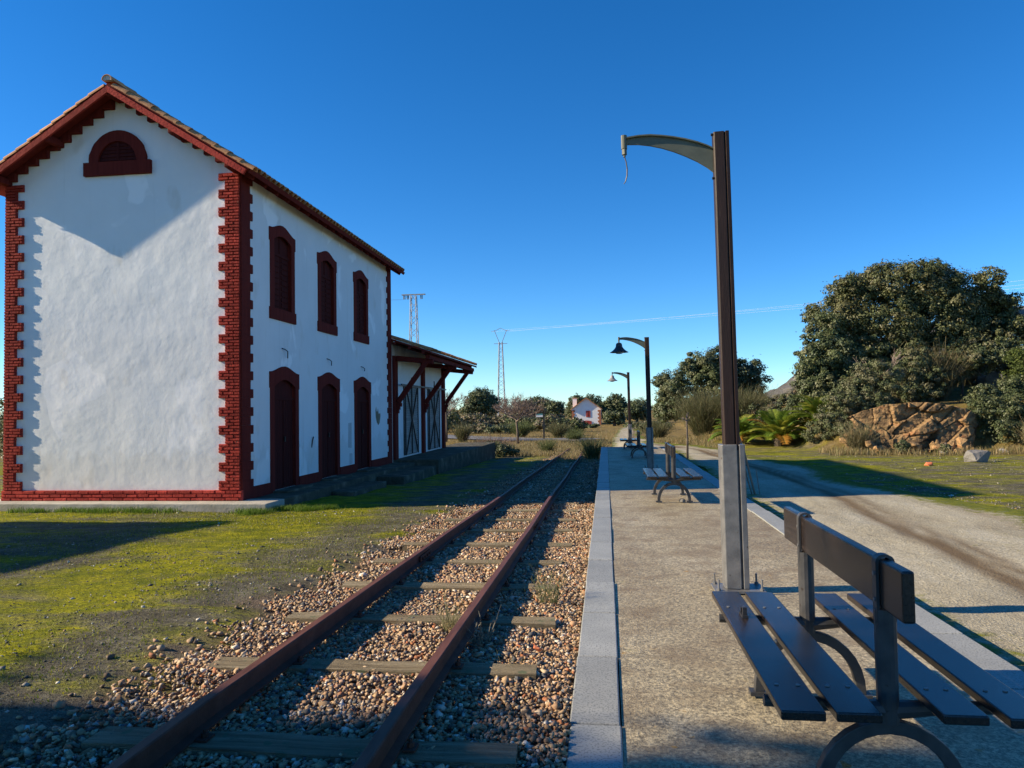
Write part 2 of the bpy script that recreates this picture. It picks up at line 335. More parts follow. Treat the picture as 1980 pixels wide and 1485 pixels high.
# ground: vertex weights col.r moss, col.g dry meadow, col.b ballast/gravel
def ground_mat():
    m, N, L, P = newmat('mossy_ground'); v = geo(N)
    a = N.new('ShaderNodeAttribute'); a.attribute_name = 'col'
    sep = N.new('ShaderNodeSeparateColor'); L.new(a.outputs['Color'], sep.inputs[0])
    nA = noise_node(N, L, 0.9, 8, 0.68, v, (0.7, 1.7, 1), 0.3); nB = noise_node(N, L, 3.2, 5, 0.65, v); nC = noise_node(N, L, 26, 4, 0.7, v); nD = noise_node(N, L, 95, 2, 0.6, v)
    earth = ramp(N, L, nB.outputs[0], [(0.25, (0.075, 0.065, 0.042)), (0.5, (0.16, 0.145, 0.10)), (0.75, (0.27, 0.25, 0.19))]).outputs[0]
    earth = mix(N, L, 0.8, earth, ramp(N, L, nC.outputs[0], [(0.3, (0.45, 0.45, 0.45)), (0.5, (1, 1, 1)), (0.72, (1.7, 1.68, 1.62))]).outputs[0], 'MULTIPLY')
    moss = ramp(N, L, nB.outputs[0], [(0.25, (0.12, 0.155, 0.006)), (0.48, (0.27, 0.28, 0.007)), (0.70, (0.50, 0.45, 0.009))]).outputs[0]
    moss = mix(N, L, 0.9, moss, ramp(N, L, nC.outputs[0], [(0.3, (0.30, 0.33, 0.3)), (0.5, (0.95, 0.95, 0.95)), (0.72, (1.5, 1.4, 1.1))]).outputs[0], 'MULTIPLY')
    # moss mask = vertex moss + noise
    ad = N.new('ShaderNodeMath'); ad.operation = 'MULTIPLY_ADD'; L.new(nA.outputs[0], ad.inputs[0]); ad.inputs[1].default_value = 2.2; L.new(sep.outputs[0], ad.inputs[2])
    ad2 = N.new('ShaderNodeMath'); ad2.operation = 'MULTIPLY_ADD'; L.new(nC.outputs[0], ad2.inputs[0]); ad2.inputs[1].default_value = 0.55; L.new(ad.outputs[0], ad2.inputs[2])
    mr = N.new('ShaderNodeMapRange'); mr.inputs[1].default_value = 1.63; mr.inputs[2].default_value = 2.05; L.new(ad2.outputs[0], mr.inputs[0])
    c = mix(N, L, mr.outputs[0], earth, moss)
    dry = ramp(N, L, nB.outputs[0], [(0.25, (0.15, 0.10, 0.035)), (0.5, (0.24, 0.165, 0.06)), (0.75, (0.34, 0.25, 0.11))]).outputs[0]
    dry = mix(N, L, 0.7, dry, ramp(N, L, nC.outputs[0], [(0.3, (0.5, 0.5, 0.45)), (0.7, (1.3, 1.3, 1.2))]).outputs[0], 'MULTIPLY')
    c = mix(N, L, sep.outputs[1], c, dry)
    grav = ramp(N, L, nD.outputs[0], [(0.3, (0.09, 0.06, 0.042)), (0.5, (0.25, 0.18, 0.125)), (0.7, (0.42, 0.33, 0.25))]).outputs[0]
    c = mix(N, L, sep.outputs[2], c, grav)
    L.new(c, P.inputs['Base Color']); P.inputs['Roughness'].default_value = 0.95; P.inputs['Specular IOR Level'].default_value = 0.15
    nn = bump(N, L, nC.outputs[0], 1.0, 0.09); L.new(bump(N, L, nD.outputs[0], 0.9, 0.02, nn), P.inputs['Normal'])
    return m
MAT['ground'] = ground_mat()

def road_mat():
    m, N, L, P = newmat('pale_dirt_road'); v = geo(N)
    a = N.new('ShaderNodeAttribute'); a.attribute_name = 'col'
    sep = N.new('ShaderNodeSeparateColor'); L.new(a.outputs['Color'], sep.inputs[0])
    n1 = noise_node(N, L, 1.2, 6, 0.65, v, (1.5, 0.45, 1)); n2 = noise_node(N, L, 45, 3, 0.7, v); n3 = noise_node(N, L, 5, 5, 0.65, v)
    c = ramp(N, L, n1.outputs[0], [(0.25, (0.25, 0.215, 0.15)), (0.5, (0.37, 0.33, 0.24)), (0.75, (0.46, 0.425, 0.335))]).outputs[0]
    c = mix(N, L, 0.9, c, ramp(N, L, n2.outputs[0], [(0.33, (0.55, 0.54, 0.5)), (0.5, (1, 1, 1)), (0.67, (1.5, 1.5, 1.45))]).outputs[0], 'MULTIPLY')
    c = mix(N, L, sep.outputs[1], c, (0.125, 0.082, 0.042))           # packed wheel ruts
    moss = ramp(N, L, n3.outputs[0], [(0.3, (0.06, 0.085, 0.01)), (0.7, (0.20, 0.20, 0.02))]).outputs[0]
    moss = mix(N, L, 0.7, moss, ramp(N, L, n2.outputs[0], [(0.3, (0.5, 0.5, 0.5)), (0.7, (1.3, 1.3, 1.2))]).outputs[0], 'MULTIPLY')
    ad = N.new('ShaderNodeMath'); ad.operation = 'ADD'; L.new(sep.outputs[0], ad.inputs[0]); L.new(n3.outputs[0], ad.inputs[1])
    mr = N.new('ShaderNodeMapRange'); mr.inputs[1].default_value = 0.92; mr.inputs[2].default_value = 1.15; L.new(ad.outputs[0], mr.inputs[0])
    c = mix(N, L, mr.outputs[0], c, moss)
    L.new(c, P.inputs['Base Color']); P.inputs['Roughness'].default_value = 0.95; P.inputs['Specular IOR Level'].default_value = 0.15
    nn = bump(N, L, n2.outputs[0], 0.8, 0.02); L.new(bump(N, L, n3.outputs[0], 0.4, 0.06, nn), P.inputs['Normal'])
    return m
MAT['road'] = road_mat()

# ------------------------------------------------------------------ terrain
def zt(y): return 0.036 - 0.0245*(np.clip(y, 3.4, 46.0)-3.5)       # falling grade of the track
def road_x(y):
    """left and right edge of the dirt road"""
    xl = np.interp(y, [-10, 5, 20, 33, 45, 60, 90, 120], [2.5, 2.5, 2.75, 2.7, 0.3, 0.5, 1.5, 4.0])
    xr = np.interp(y, [-10, 5, 13, 20, 33, 45, 60, 90, 120], [7.5, 6.9, 6.3, 6.0, 5.1, 2.9, 3.2, 3.8, 6.0])
    return xl, xr
def zr(y): return np.interp(y, [-50, 20, 34, 46, 62], [-0.25, -0.25, -0.32, -0.6, -1.0])
def height(x, y):
    x = np.asarray(x, float); y = np.asarray(y, float)
    zl = zt(y) - 0.02
    a = sstep(0.0, 2.3, x)
    z = zl*(1-a) + zr(y)*a
    # bank with the rock outcrop and the granite rise behind the oaks
    z = z + sstep(30.6, 32.6, y - 0.35*np.clip(10.5-x, 0, 5) + 0.4*np.clip(x-14, 0, 5))*sstep(8.0, 10.6, x - 0.02*(y-30))*(1.55 + 0.05*np.clip(x-10, 0, 30))*sstep(140, 60, y)
    z = z + 2.0*np.exp(-((x-16)/7.0)**2 - ((y-44)/6.0)**2)
    # low rise on the far left
    z = z + 2.4*sstep(-10, -34, x)*sstep(88, 118, y)
    # small stony bank left of the palms
    z = z + 0.75*np.exp(-((x-6.6)/1.5)**2 - ((y-42.5)/4)**2)
    d = np.hypot(x, y)
    z = z + (fbm(x, y, 30, 5)-0.5)*3.0*sstep(90, 260, d)
    z = z + (fbm(x, y, 1.6, 9)-0.5)*0.09*sstep(1.2, 3.0, np.abs(x+1.5)) + (vnoise(x, y, 0.3, 3)-0.5)*0.016
    z = z - 0.075*sstep(-3.0, -2.45, x)*sstep(0.5, -0.1, x)*sstep(48, 45, y)   # track bed
    z = np.where((x > -0.13) & (x < 2.3) & (y < 30.1), -0.35, z)          # under the platform
    return z
def breaks(segs):
    out = [segs[0][0]]
    for a, b, s in segs:
        n = max(1, int(round((b-a)/s))); out += list(np.linspace(a, b, n+1)[1:])
    return np.array(out)
gx = breaks([(-700, -200, 50), (-200, -60, 10), (-60, -20, 2.0), (-20, -13, 0.4), (-13, -0.15, 0.13), (-0.15, -0.12, 0.03), (-0.12, 2.3, 0.6), (2.3, 9, 0.16), (9, 24, 0.4), (24, 60, 2.4), (60, 200, 10), (200, 700, 50)])
gy = breaks([(-60, -8, 4), (-8, 1.5, 0.6), (1.5, 17, 0.13), (17, 48, 0.35), (48, 130, 1.6), (130, 300, 10), (300, 1200, 60)])
X, Y = np.meshgrid(gx, gy); Z = height(X, Y)
nx, ny = len(gx), len(gy)
V = np.stack([X.ravel(), Y.ravel(), Z.ravel()], 1)
I = np.arange(nx*ny).reshape(ny, nx)
F = np.stack([I[:-1, :-1].ravel(), I[:-1, 1:].ravel(), I[1:, 1:].ravel(), I[1:, :-1].ravel()], 1)
xs, ys = V[:, 0], V[:, 1]
bal = sstep(-3.15, -2.55, xs + (vnoise(xs, ys, 0.5, 4)-0.5)*0.7)*sstep(0.4, 0.0, xs)*sstep(47, 44, ys)
dry = np.clip(sstep(30, 46, ys + 10*(fbm(xs, ys, 6, 8)-0.5)), 0, 1)*0.92
dry = np.maximum(dry, sstep(8, 9.5, xs)*sstep(26.5, 29, ys)*0.8)
moss = 0.49 + 0.30*(fbm(xs, ys, 2.5, 6)-0.5)*2 + 0.22*np.exp(-((ys-12.2)/1.8)**2)*sstep(-3, -5, xs)
moss = moss + 0.22*np.exp(-((xs+4.5+0.10*(ys-5)+(vnoise(xs, ys, 1.4, 83)-.5)*1.2)/0.55)**2) - 0.34*np.exp(-((xs+3.35+0.04*(ys-5)+(vnoise(xs, ys, 1.1, 84)-.5)*.6)/0.42)**2) - 0.25*np.exp(-((xs+5.9+0.22*(ys-5)+(vnoise(xs, ys, 1.6, 85)-.5)*1.3)/0.5)**2)
moss = np.where(xs > 0, 0.42 + 0.16*(fbm(xs, ys, 3, 12)-0.5)*2 + 0.12*sstep(9, 6.5, xs), moss)
colr = np.stack([moss, dry, bal], 1)
ground = link('ground', fast_mesh('ground', V, F, colr), MAT['ground'], smooth=True); tag(ground, kind='structure')

# dirt road, a sheet on the ground with soft mossy shoulders
ry = breaks([(-8, 2, 0.8), (2, 20, 0.2), (20, 50, 0.4), (50, 120, 2)])
nu = 30; u = np.linspace(0, 1, nu)
xl, xr = road_x(ry)
xl = xl + (vnoise(ry, ry*0, 2.2, 31)-0.5)*0.35; xr = xr + (vnoise(ry, ry*0, 3.1, 33)-0.5)*0.9
RX = xl[:, None]*(1-u) + xr[:, None]*u; RY = np.repeat(ry[:, None], nu, 1)
RZ = height(RX, RY) + 0.035
def rutline(y, o): return np.interp(y, [-8, 7.7, 16.2, 33, 45, 120], [3.55+o, 3.95+o, 4.45+o, 3.9+o*.8, 1.6+o*.6, 4.5+o])
wob = (vnoise(RX, RY, 1.6, 77)-0.5)*0.12
rut = np.maximum(1.3*np.exp(-((RX-rutline(RY, 0.0)-wob)/0.15)**2), 0.8*np.exp(-((RX-rutline(RY, 0.30)-wob)/0.11)**2))
rut = np.maximum(rut, 0.5*np.exp(-((RX-rutline(RY, 1.75)-wob)/0.16)**2))
rut = rut*(0.55+0.6*vnoise(RX, RY, 2.4, 78)); RZ = RZ - 0.012*rut
edge = np.maximum(0.6*(1-sstep(0.0, 0.7, RX-xl[:, None])), 1-sstep(0.0, 1.1, xr[:, None]-RX))
mossr = 0.28 + edge*0.55 + 0.18*(fbm(RX, RY, 1.7, 61)-0.5)
colr = np.stack([mossr.ravel(), np.clip(rut, 0, 0.9).ravel(), np.zeros(RX.size)], 1)
I = np.arange(RX.size).reshape(RX.shape)
F = np.stack([I[:-1, :-1].ravel(), I[:-1, 1:].ravel(), I[1:, 1:].ravel(), I[1:, :-1].ravel()], 1)
o = link('dirt_road', fast_mesh('dirt_road', np.stack([RX.ravel(), RY.ravel(), RZ.ravel()], 1), F, colr), MAT['road'], smooth=True); tag(o, kind='structure')

# asphalt road in the distance on the left
aroad = [(-75, 98), (-45, 95), (-30, 88), (-20, 77), (-13, 68), (-7, 62.5), (-1, 60.5)]
mbr = MB(); vv = []; 
for i, (x, y) in enumerate(aroad):
    p0 = aroad[max(i-1, 0)]; p1 = aroad[min(i+1, len(aroad)-1)]
    d = Vector((p1[0]-p0[0], p1[1]-p0[1], 0)).normalized(); n = Vector((-d.y, d.x, 0))
    for s in np.linspace(-2.4, 2.4, 5):
        q = Vector((x, y, 0)) + n*s; vv.append((q.x, q.y, float(height(q.x, q.y))+0.10))
mbr.add(vv, [(i*5+k, i*5+k+1, i*5+k+6, i*5+k+5) for i in range(len(aroad)-1) for k in range(4)])
o = part('asphalt_road', mbr, MAT['asphalt'], None); tag(o, kind='structure')

# ------------------------------------------------------------------ platform with kerb stones
PY0, PY1, PX0, PX1, KW = -4.0, 30.2, -0.205, 2.36, 0.25
mb = MB(); mb.box(PX0+KW+0.004, PX1-KW-0.004, PY0, PY1-KW, -1.6, -0.012)
mb.box(PX0+0.03, PX1-0.03, PY0, PY1-0.03, -1.7, -0.16)
platform = part('platform', mb, MAT['platform'], None); tag(platform, kind='structure')
def kerb_mesh(ln):
    b = MB(); b.box(-KW/2, KW/2, 0, ln-0.010, -0.15, 0.0); return b.mesh('kerb_stone')
km = kerb_mesh(1.0); kmx = MB().box(0, 0.9, -KW/2, KW/2, -0.15, 0).mesh('kerb_stone_end')
for m_ in (km, kmx): m_.materials.append(MAT['granite_kerb'])
def kerb(mesh, loc, rz=0):
    o = link('kerb_stone', mesh, None, platform, bevel=0.008); o.location = loc; o.rotation_euler = (random.uniform(-.002, .002), random.uniform(-.004, .004), rz)
yk = [-4+1.0*i+0.72 for i in range(-1, 34)]
for i, y in enumerate(yk):
    if y < -4 or y > 29.0: continue
    kerb(km, (PX0+KW/2 + random.uniform(-.004, .004), y, random.uniform(-.003, .003)))
    kerb(km, (PX1-KW/2 + random.uniform(-.004, .004), y-0.35, random.uniform(-.003, .003)))
for k in range(3):
    kerb(kmx, (PX0+0.0 + k*0.86, PY1-KW/2, 0.001*k))

# ------------------------------------------------------------------ railway track
def tx(y): return -0.0072*(y-4.0)
def rail_profile():  # rotated later: x across, z up, bottom at 0
    return [(-0.05, 0), (0.05, 0), (0.05, 0.010), (0.012, 0.022), (0.008, 0.085), (0.03, 0.095), (0.03, 0.120), (0.024, 0.126), (-0.024, 0.126), (-0.03, 0.120), (-0.03, 0.095), (-0.008, 0.085), (-0.012, 0.022), (-0.05, 0.010)]
RY = [0.4] + list(np.arange(1.0, 46.6, 0.6))
rails = []
for xc, lab in ((-1.97, 'rusty left rail of the track, farther from the platform'), (-0.985, 'rusty right rail of the track, nearer the platform')):
    prof = rail_profile(); vv = []; n = len(prof)
    for y in RY:
        wobx = 0.012*math.sin(y*0.55+xc*3)*(1 if y > 9 else 0.3)
        for a, b in prof: vv.append((xc + tx(y) + wobx + a, y, float(zt(y)) + 0.006 + b))
    ff = []; ft = []
    for i in range(len(RY)-1):
        for k in range(n):
            q = (i*n+k, i*n+(k+1) % n, (i+1)*n+(k+1) % n, (i+1)*n+k)
            ff.append(q); ft.append(1 if k == 7 else 0)
    ff.append(tuple(range(n))); ft.append(0); ff.append(tuple((len(RY)-1)*n+k for k in range(n))); ft.append(0)
    b = MB(); b.add(vv, ff); me = b.mesh('rail'); me.materials.append(MAT['rail']); me.materials.append(MAT['rail_top'])
    me.polygons.foreach_set('material_index', ft)
    t = thing('rail', lab, 'rail', (xc, 5, 0), 'rails of the track')
    link('rail_bar', me, None, t)
    # fishplate joint with bolts
    jy = 7.9 if xc < -1.5 else 10.4
    b = MB()
    for s in (-1, 1): b.box(xc+tx(jy)+s*0.022-0.009, xc+tx(jy)+s*0.022+0.009, jy-0.22, jy+0.22, float(zt(jy))+0.03, float(zt(jy))+0.088)
    for q in (-0.15, -0.05, 0.05, 0.15): b.box(xc+tx(jy)+0.031, xc+tx(jy)+0.05, jy+q-0.013, jy+q+0.013, float(zt(jy))+0.046, float(zt(jy))+0.072)
    part('fishplate', b, MAT['rail'], t)
SLY = [3.17, 4.31, 5.41, 6.58, 7.8, 9.0, 10.25, 11.45, 12.73, 14.0, 15.29, 16.58, 17.97, 19.32, 20.68, 22.14, 23.67] + [25.0+1.32*i for i in range(15)]
ordw = ['first', 'second', 'third', 'fourth', 'fifth', 'sixth', 'seventh', 'eighth', 'ninth']
for i, y in enumerate(SLY):
    b = MB()
    L_, Rr = -2.47 + random.uniform(-.05, .04), -0.42 + random.uniform(-.05, .04)
    w = 0.20 + random.uniform(-.015, .015)
    nseg = 8; vv = []
    for k in range(nseg+1):
        x = L_ + (Rr-L_)*k/nseg; j = lambda s: random.uniform(-s, s)
        vv += [(x+j(.01), j(.006), -0.12), (x, w+j(.006), -0.12), (x+j(.01), w+j(.008)-.008, 0.002+j(.005)), (x+j(.01), 0.008+j(.008), 0.002+j(.005))]
    ff = [(0, 1, 2, 3), (nseg*4+3, nseg*4+2, nseg*4+1, nseg*4)]
    for k in range(nseg):
        for q in range(4): ff.append((k*4+q, (k+1)*4+q, (k+1)*4+(q+1) % 4, k*4+(q+1) % 4))
    b.add(vv, ff)
    if i < 9: lab = 'weathered wooden sleeper across the sunlit track, %s from the bottom edge of the photo' % ordw[i]; grp = 'sleepers of the track'
    elif i < 17: lab = 'dark wooden sleeper, %s from the near edge of the station shadow' % ordw[i-9]; grp = 'sleepers in the station shadow'
    else: lab = 'small far wooden sleeper near the overgrown end of the track'; grp = 'far sleepers of the track'
    o = link('railway_sleeper', b.mesh('railway_sleeper'), MAT['sleeper']); o.location = (tx(y), y, float(zt(y)))
    o.rotation_euler = (0.0, 0, random.uniform(-.012, .02)); tag(o, lab, 'sleeper', grp)
    if i < 9:
        for xc in (-1.97, -0.985):
            for s_ in (-1, 1):
                b = MB(); x_ = xc+s_*.082; b.box(x_-.028, x_+.028, .06, .14, .004, .014); b.tube([(x_, .10, .012), (x_, .10, .034)], .017, 6); b.tube([(x_, .10, .034), (x_, .10, .05)], .009, 6)
                part('rail_clip', b, MAT['rail'], o, False)

# ballast: real stones, too many to count
ico = bmesh.new(); bmesh.ops.create_icosphere(ico, subdivisions=1, radius=1.0)
IV = np.array([v.co[:] for v in ico.verts]); IF = np.array([[v.index for v in f.verts] for f in ico.faces]); ico.free()
OV = np.array([(1,0,0),(-1,0,0),(0,1,0),(0,-1,0),(0,0,1),(0,0,-1)], float); OF = np.array([(0,2,4),(2,1,4),(1,3,4),(3,0,4),(2,0,5),(1,2,5),(3,1,5),(0,3,5)])
CV = np.array([(a, b, c) for a in (-1, 1) for b in (-1, 1) for c in (-1, 1)], float)*.72; CF = np.array([(0,1,3),(0,3,2),(4,6,7),(4,7,5),(0,4,5),(0,5,1),(2,3,7),(2,7,6),(0,2,6),(0,6,4),(1,5,7),(1,7,3)])
def rotmats(n):
    q = rng.normal(size=(n, 4)); q /= np.linalg.norm(q, axis=1)[:, None]; w, x, y, z = q.T
    return np.stack([np.stack([1-2*(y*y+z*z), 2*(x*y-z*w), 2*(x*z+y*w)], 1), np.stack([2*(x*y+z*w), 1-2*(x*x+z*z), 2*(y*z-x*w)], 1), np.stack([2*(x*z-y*w), 2*(y*z+x*w), 1-2*(x*x+y*y)], 1)], 1)
def stones(name, pos, size, palette, weights, m, flat=0.65, tmpl=(IV, IF), jit=0.28):
    TV, TF = tmpl; n = len(pos); nv = len(TV)
    sc = size[:, None]*np.stack([rng.uniform(.7, 1.3, n), rng.uniform(.6, 1.1, n), rng.uniform(.45, .85, n)], 1)
    loc = (TV[None]*(1+rng.uniform(-jit, jit, (n, nv, 1))) + rng.uniform(-jit, jit, (n, nv, 3))*.6)*sc[:, None]
    Rm = rotmats(n); P = np.einsum('nij,nvj->nvi', Rm, loc); P[:, :, 2] *= flat; P += pos[:, None]
    pal = np.array(palette); ci = rng.choice(len(pal), n, p=np.array(weights)/np.sum(weights))
    c = pal[ci]*rng.uniform(.7, 1.25, (n, 1))
    C = np.repeat(c[:, None], nv, 1).reshape(-1, 3)
    Fc = (TF[None]+(np.arange(n)*nv)[:, None, None]).reshape(-1, 3)
    o = link(name, fast_mesh(name, P.reshape(-1, 3), Fc, np.clip(C, 0, 1)), m); return o
PAL = [(.42, .28, .155), (.33, .20, .11), (.50, .375, .24), (.62, .55, .45), (.17, .12, .078), (.11, .11, .11), (.36, .14, .06), (.40, .25, .165)]
PW = [.24, .2, .14, .06, .14, .08, .06, .08]
def scatter(n, x0, x1, y0, y1, yp=1.0):
    return rng.uniform(x0, x1, n), y0+(y1-y0)*rng.uniform(0, 1, n)**yp
def bed(zones):
    P_ = []; S_ = []
    for (y0, y1, n, s0, s1) in zones:
        x, y = scatter(n, -2.95, -0.21, y0, y1)
        edge_ = sstep(-2.85, -2.25, x + (vnoise(x, y, .4, 41)-.5)*.6)
        k = rng.uniform(size=n) < edge_; x, y = x[k], y[k]
        s = rng.uniform(s0, s1, len(x))*np.where(rng.uniform(size=len(x)) < .05, 1.6, 1)
        hump = .028*(vnoise(x, y, .35, 47)-.5)
        P_.append(np.stack([x, y, zt(y) - 0.042 + hump + rng.uniform(0, .022, len(x)) + s*.15], 1)); S_.append(s)
    return P_, S_
P_, S_ = bed(((1.8, 6.5, 42000, .007, .0185), (6.5, 10, 24000, .009, .021)))
P2_, S2_ = bed(((10, 14, 15000, .014, .027), (14, 22, 15000, .020, .034), (22, 46, 12000, .03, .05)))
ballast2 = stones('far_ballast', np.concatenate(P2_), np.concatenate(S2_), PAL, PW, MAT['stones'], 0.7, (OV, OF), .2)
tag(ballast2, 'beige ballast stones of the far part of the track bed', 'ballast', kind='stuff')
# looser larger stones on the left shoulder
x, y = scatter(5200, -3.4, -2.35, 2.2, 26, 1.5); k = rng.uniform(size=len(x)) < sstep(-3.4, -2.45, x)**2; x, y = x[k], y[k]
P_.append(np.stack([x, y, height(x, y)+0.008], 1)); S_.append(rng.uniform(.009, .030, len(x))*rng.uniform(.7, 1.2, len(x)))
ballast = stones('ballast', np.concatenate(P_), np.concatenate(S_), PAL, PW, MAT['stones'], 0.75, (CV, CF), .38)
tag(ballast, 'beige and brown ballast stones filling the track bed', 'ballast', kind='stuff')
# pebbles strewn over the mossy yard and the far side verge
x, y = scatter(26000, -13, -2.9, 3.2, 13.2, 1.2); x2, y2 = scatter(6000, 6.0, 17, 9, 30, 1.0); x3, y3 = scatter(16000, 2.4, 7.0, 3.2, 20, 1.5)
x = np.concatenate([x, x2, x3]); y = np.concatenate([y, y2, y3])
k = vnoise(x, y, 1.3, 55) + rng.uniform(-.35, .35, len(x)) > .42; x, y = x[k], y[k]
sz = rng.uniform(.004, .013, len(x))*np.where(rng.uniform(size=len(x)) < .05, 2.4, 1)*np.where(x > 6, 1.7, 1)
peb = stones('pebbles', np.stack([x, y, height(x, y)+.004], 1), sz, [(.15, .14, .12), (.30, .27, .21), (.5, .47, .40), (.06, .058, .05), (.24, .16, .09)], [.3, .24, .10, .26, .1], MAT['stones'], .6, (OV, OF), .2)
tag(peb, 'small grey pebbles strewn over the mossy ground', 'pebbles', kind='stuff')

# ------------------------------------------------------------------ vegetation tools
def leaf_cloud(lobes, n, size, palette, seed, sub=0.26, shell=0.42, aspect=0.55):
    """lobes: (cx,cy,cz,rx,ry,rz). leaf quads gathered in clumps over each lobe's volume"""
    r = np.random.default_rng(seed); lob = np.array(lobes, float)
    vol = np.prod(lob[:, 3:], 1)**(2/3.); vol /= vol.sum()
    Pc = []; Nn = []; Cc = []
    pal = np.array(palette, float)
    for L_, f in zip(lob, vol):
        nl = int(n*f); Rm = L_[3:].mean(); nsub = int(max(24, 90*(1 if Rm < 1.5 else 2.0)))
        d = r.normal(size=(nsub, 3)); d /= np.linalg.norm(d, axis=1)[:, None]
        rad = r.uniform(shell, 1.04, (nsub, 1)); sc = d*rad*L_[3:]
        srad = r.uniform(.5, 1.3, nsub)*sub*.85*Rm
        idx = r.integers(0, nsub, nl)
        q = r.normal(size=(nl, 3)); q /= np.linalg.norm(q, axis=1)[:, None]
        rr = r.uniform(.35, 1.0, (nl, 1))**.6
        p = sc[idx] + q*rr*srad[idx][:, None]*np.array([1.15, 1.15, .8])
        # stray sprigs
        k = r.uniform(size=nl) < .05; p[k] += r.normal(size=(k.sum(), 3))*.12*Rm
        nrm = q*.8 + d[idx]*.35 + np.array([0, 0, .35]) + r.normal(size=(nl, 3))*.32
        Pc.append(p + L_[:3]); Nn.append(nrm)
        cv = pal[r.integers(0, len(pal), nsub)]
        Cc.append(cv[idx]*r.uniform(.78, 1.22, (nl, 1)))
    P = np.concatenate(Pc); Nr = np.concatenate(Nn); C = np.concatenate(Cc)
    Nr /= np.linalg.norm(Nr, axis=1)[:, None]
    t = np.cross(Nr, r.normal(size=Nr.shape)); t /= np.linalg.norm(t, axis=1)[:, None]; b = np.cross(Nr, t)
    s = size*r.uniform(.6, 1.4, (len(P), 1))
    A = t*s; B = b*s*aspect
    V = np.stack([P-A, P+B, P+A, P-B], 1).reshape(-1, 3)
    F = np.arange(len(V)).reshape(-1, 4)
    return V, F, np.repeat(np.clip(C, 0, 1), 4, 0)
OAK = [(.075, .096, .036), (.092, .112, .042), (.062, .082, .034), (.110, .118, .050), (.082, .100, .048)]
OAK_WARM = [(.098, .108, .040), (.082, .096, .036), (.115, .114, .045), (.068, .084, .032), (.100, .094, .038)]
OLIVE = [(.105, .122, .052), (.125, .132, .060), (.09, .11, .046), (.135, .128, .068)]
BRIGHT = [(.085, .115, .025), (.11, .14, .03), (.07, .095, .025)]
def branch_tube(mb, p, q, r0, r1, n=6, bend=.1):
    p, q = Vector(p), Vector(q); L_ = (q-p).length
    m1 = p.lerp(q, .35) + Vector([random.uniform(-1, 1)*bend*L_ for _ in range(3)]); m2 = p.lerp(q, .7) + Vector([random.uniform(-1, 1)*bend*L_ for _ in range(3)])
    mb.tube([p, m1, m2, q], [r0, r0*.7+r1*.3, r0*.35+r1*.65, r1], n, True)
def oak(name, label, cat, x, y, lobes, n, size, pal=OAK, seed=1, group=None, trunk_r=.25, mat_='leaf', sub=.26, absolute=False):
    """lobes relative to the base (x, y, ground)"""
    z0 = float(height(x, y))
    if absolute: lobes = [(a-x, b-y, c-z0, d, e, f) for a, b, c, d, e, f in lobes]
    t = thing(name, label, cat, (x, y, z0), group)
    V, F, C = leaf_cloud([(a+x, b+y, c+z0, d, e, f) for a, b, c, d, e, f in lobes], n, size, pal, seed, sub)
    link('crown', fast_mesh('crown', V, F, C), MAT[mat_], t)
    mb = MB(); random.seed(seed)
    hz = min(l[2]-l[5]*.4 for l in lobes); hz = max(hz, .4)
    mb.tube([(x, y, z0-.25), (x+.05, y, z0+hz*.5), (x+random.uniform(-.1, .1), y, z0+hz)], [trunk_r*1.3, trunk_r, trunk_r*.85], 8)
    for l in lobes[:10]:
        branch_tube(mb, (x, y, z0+hz*.9), (x+l[0], y+l[1], z0+l[2]), trunk_r*.5, trunk_r*.12, 5)
    part('trunk', mb, MAT['bark'], t, smooth=True)
    return t
def blades(xy, h, w, lean, palette, seed, cluster=None):
    """thin upright triangles"""
    r = np.random.default_rng(seed); n = len(xy)
    z = height(xy[:, 0], xy[:, 1]) - .01
    P = np.column_stack([xy, z]); a = r.uniform(0, 6.283, n)
    hh = h*r.uniform(.5, 1.25, n); L_ = lean*hh*r.uniform(.2, 1, n)
    tip = P + np.column_stack([np.cos(a)*L_, np.sin(a)*L_, hh]); mid = P + np.column_stack([np.cos(a)*L_*.3, np.sin(a)*L_*.3, hh*.6])
    b = a + r.uniform(-1.2, 1.2, n) + 1.57
    W = np.column_stack([np.cos(b), np.sin(b), np.zeros(n)])*(w*r.uniform(.6, 1.3, n))[:, None]
    V = np.stack([P-W, P+W, mid+W*.7, tip, mid-W*.7], 1).reshape(-1, 3)
    i = np.arange(n)[:, None]*5
    F = np.concatenate([i+np.array([[0, 1, 2]]), i+np.array([[0, 2, 4]]), i+np.array([[4, 2, 3]])])
    pal = np.array(palette); C = pal[r.integers(0, len(pal), n)]*r.uniform(.75, 1.3, (n, 1))
    return V, F, np.repeat(np.clip(C, 0, 1), 5, 0)
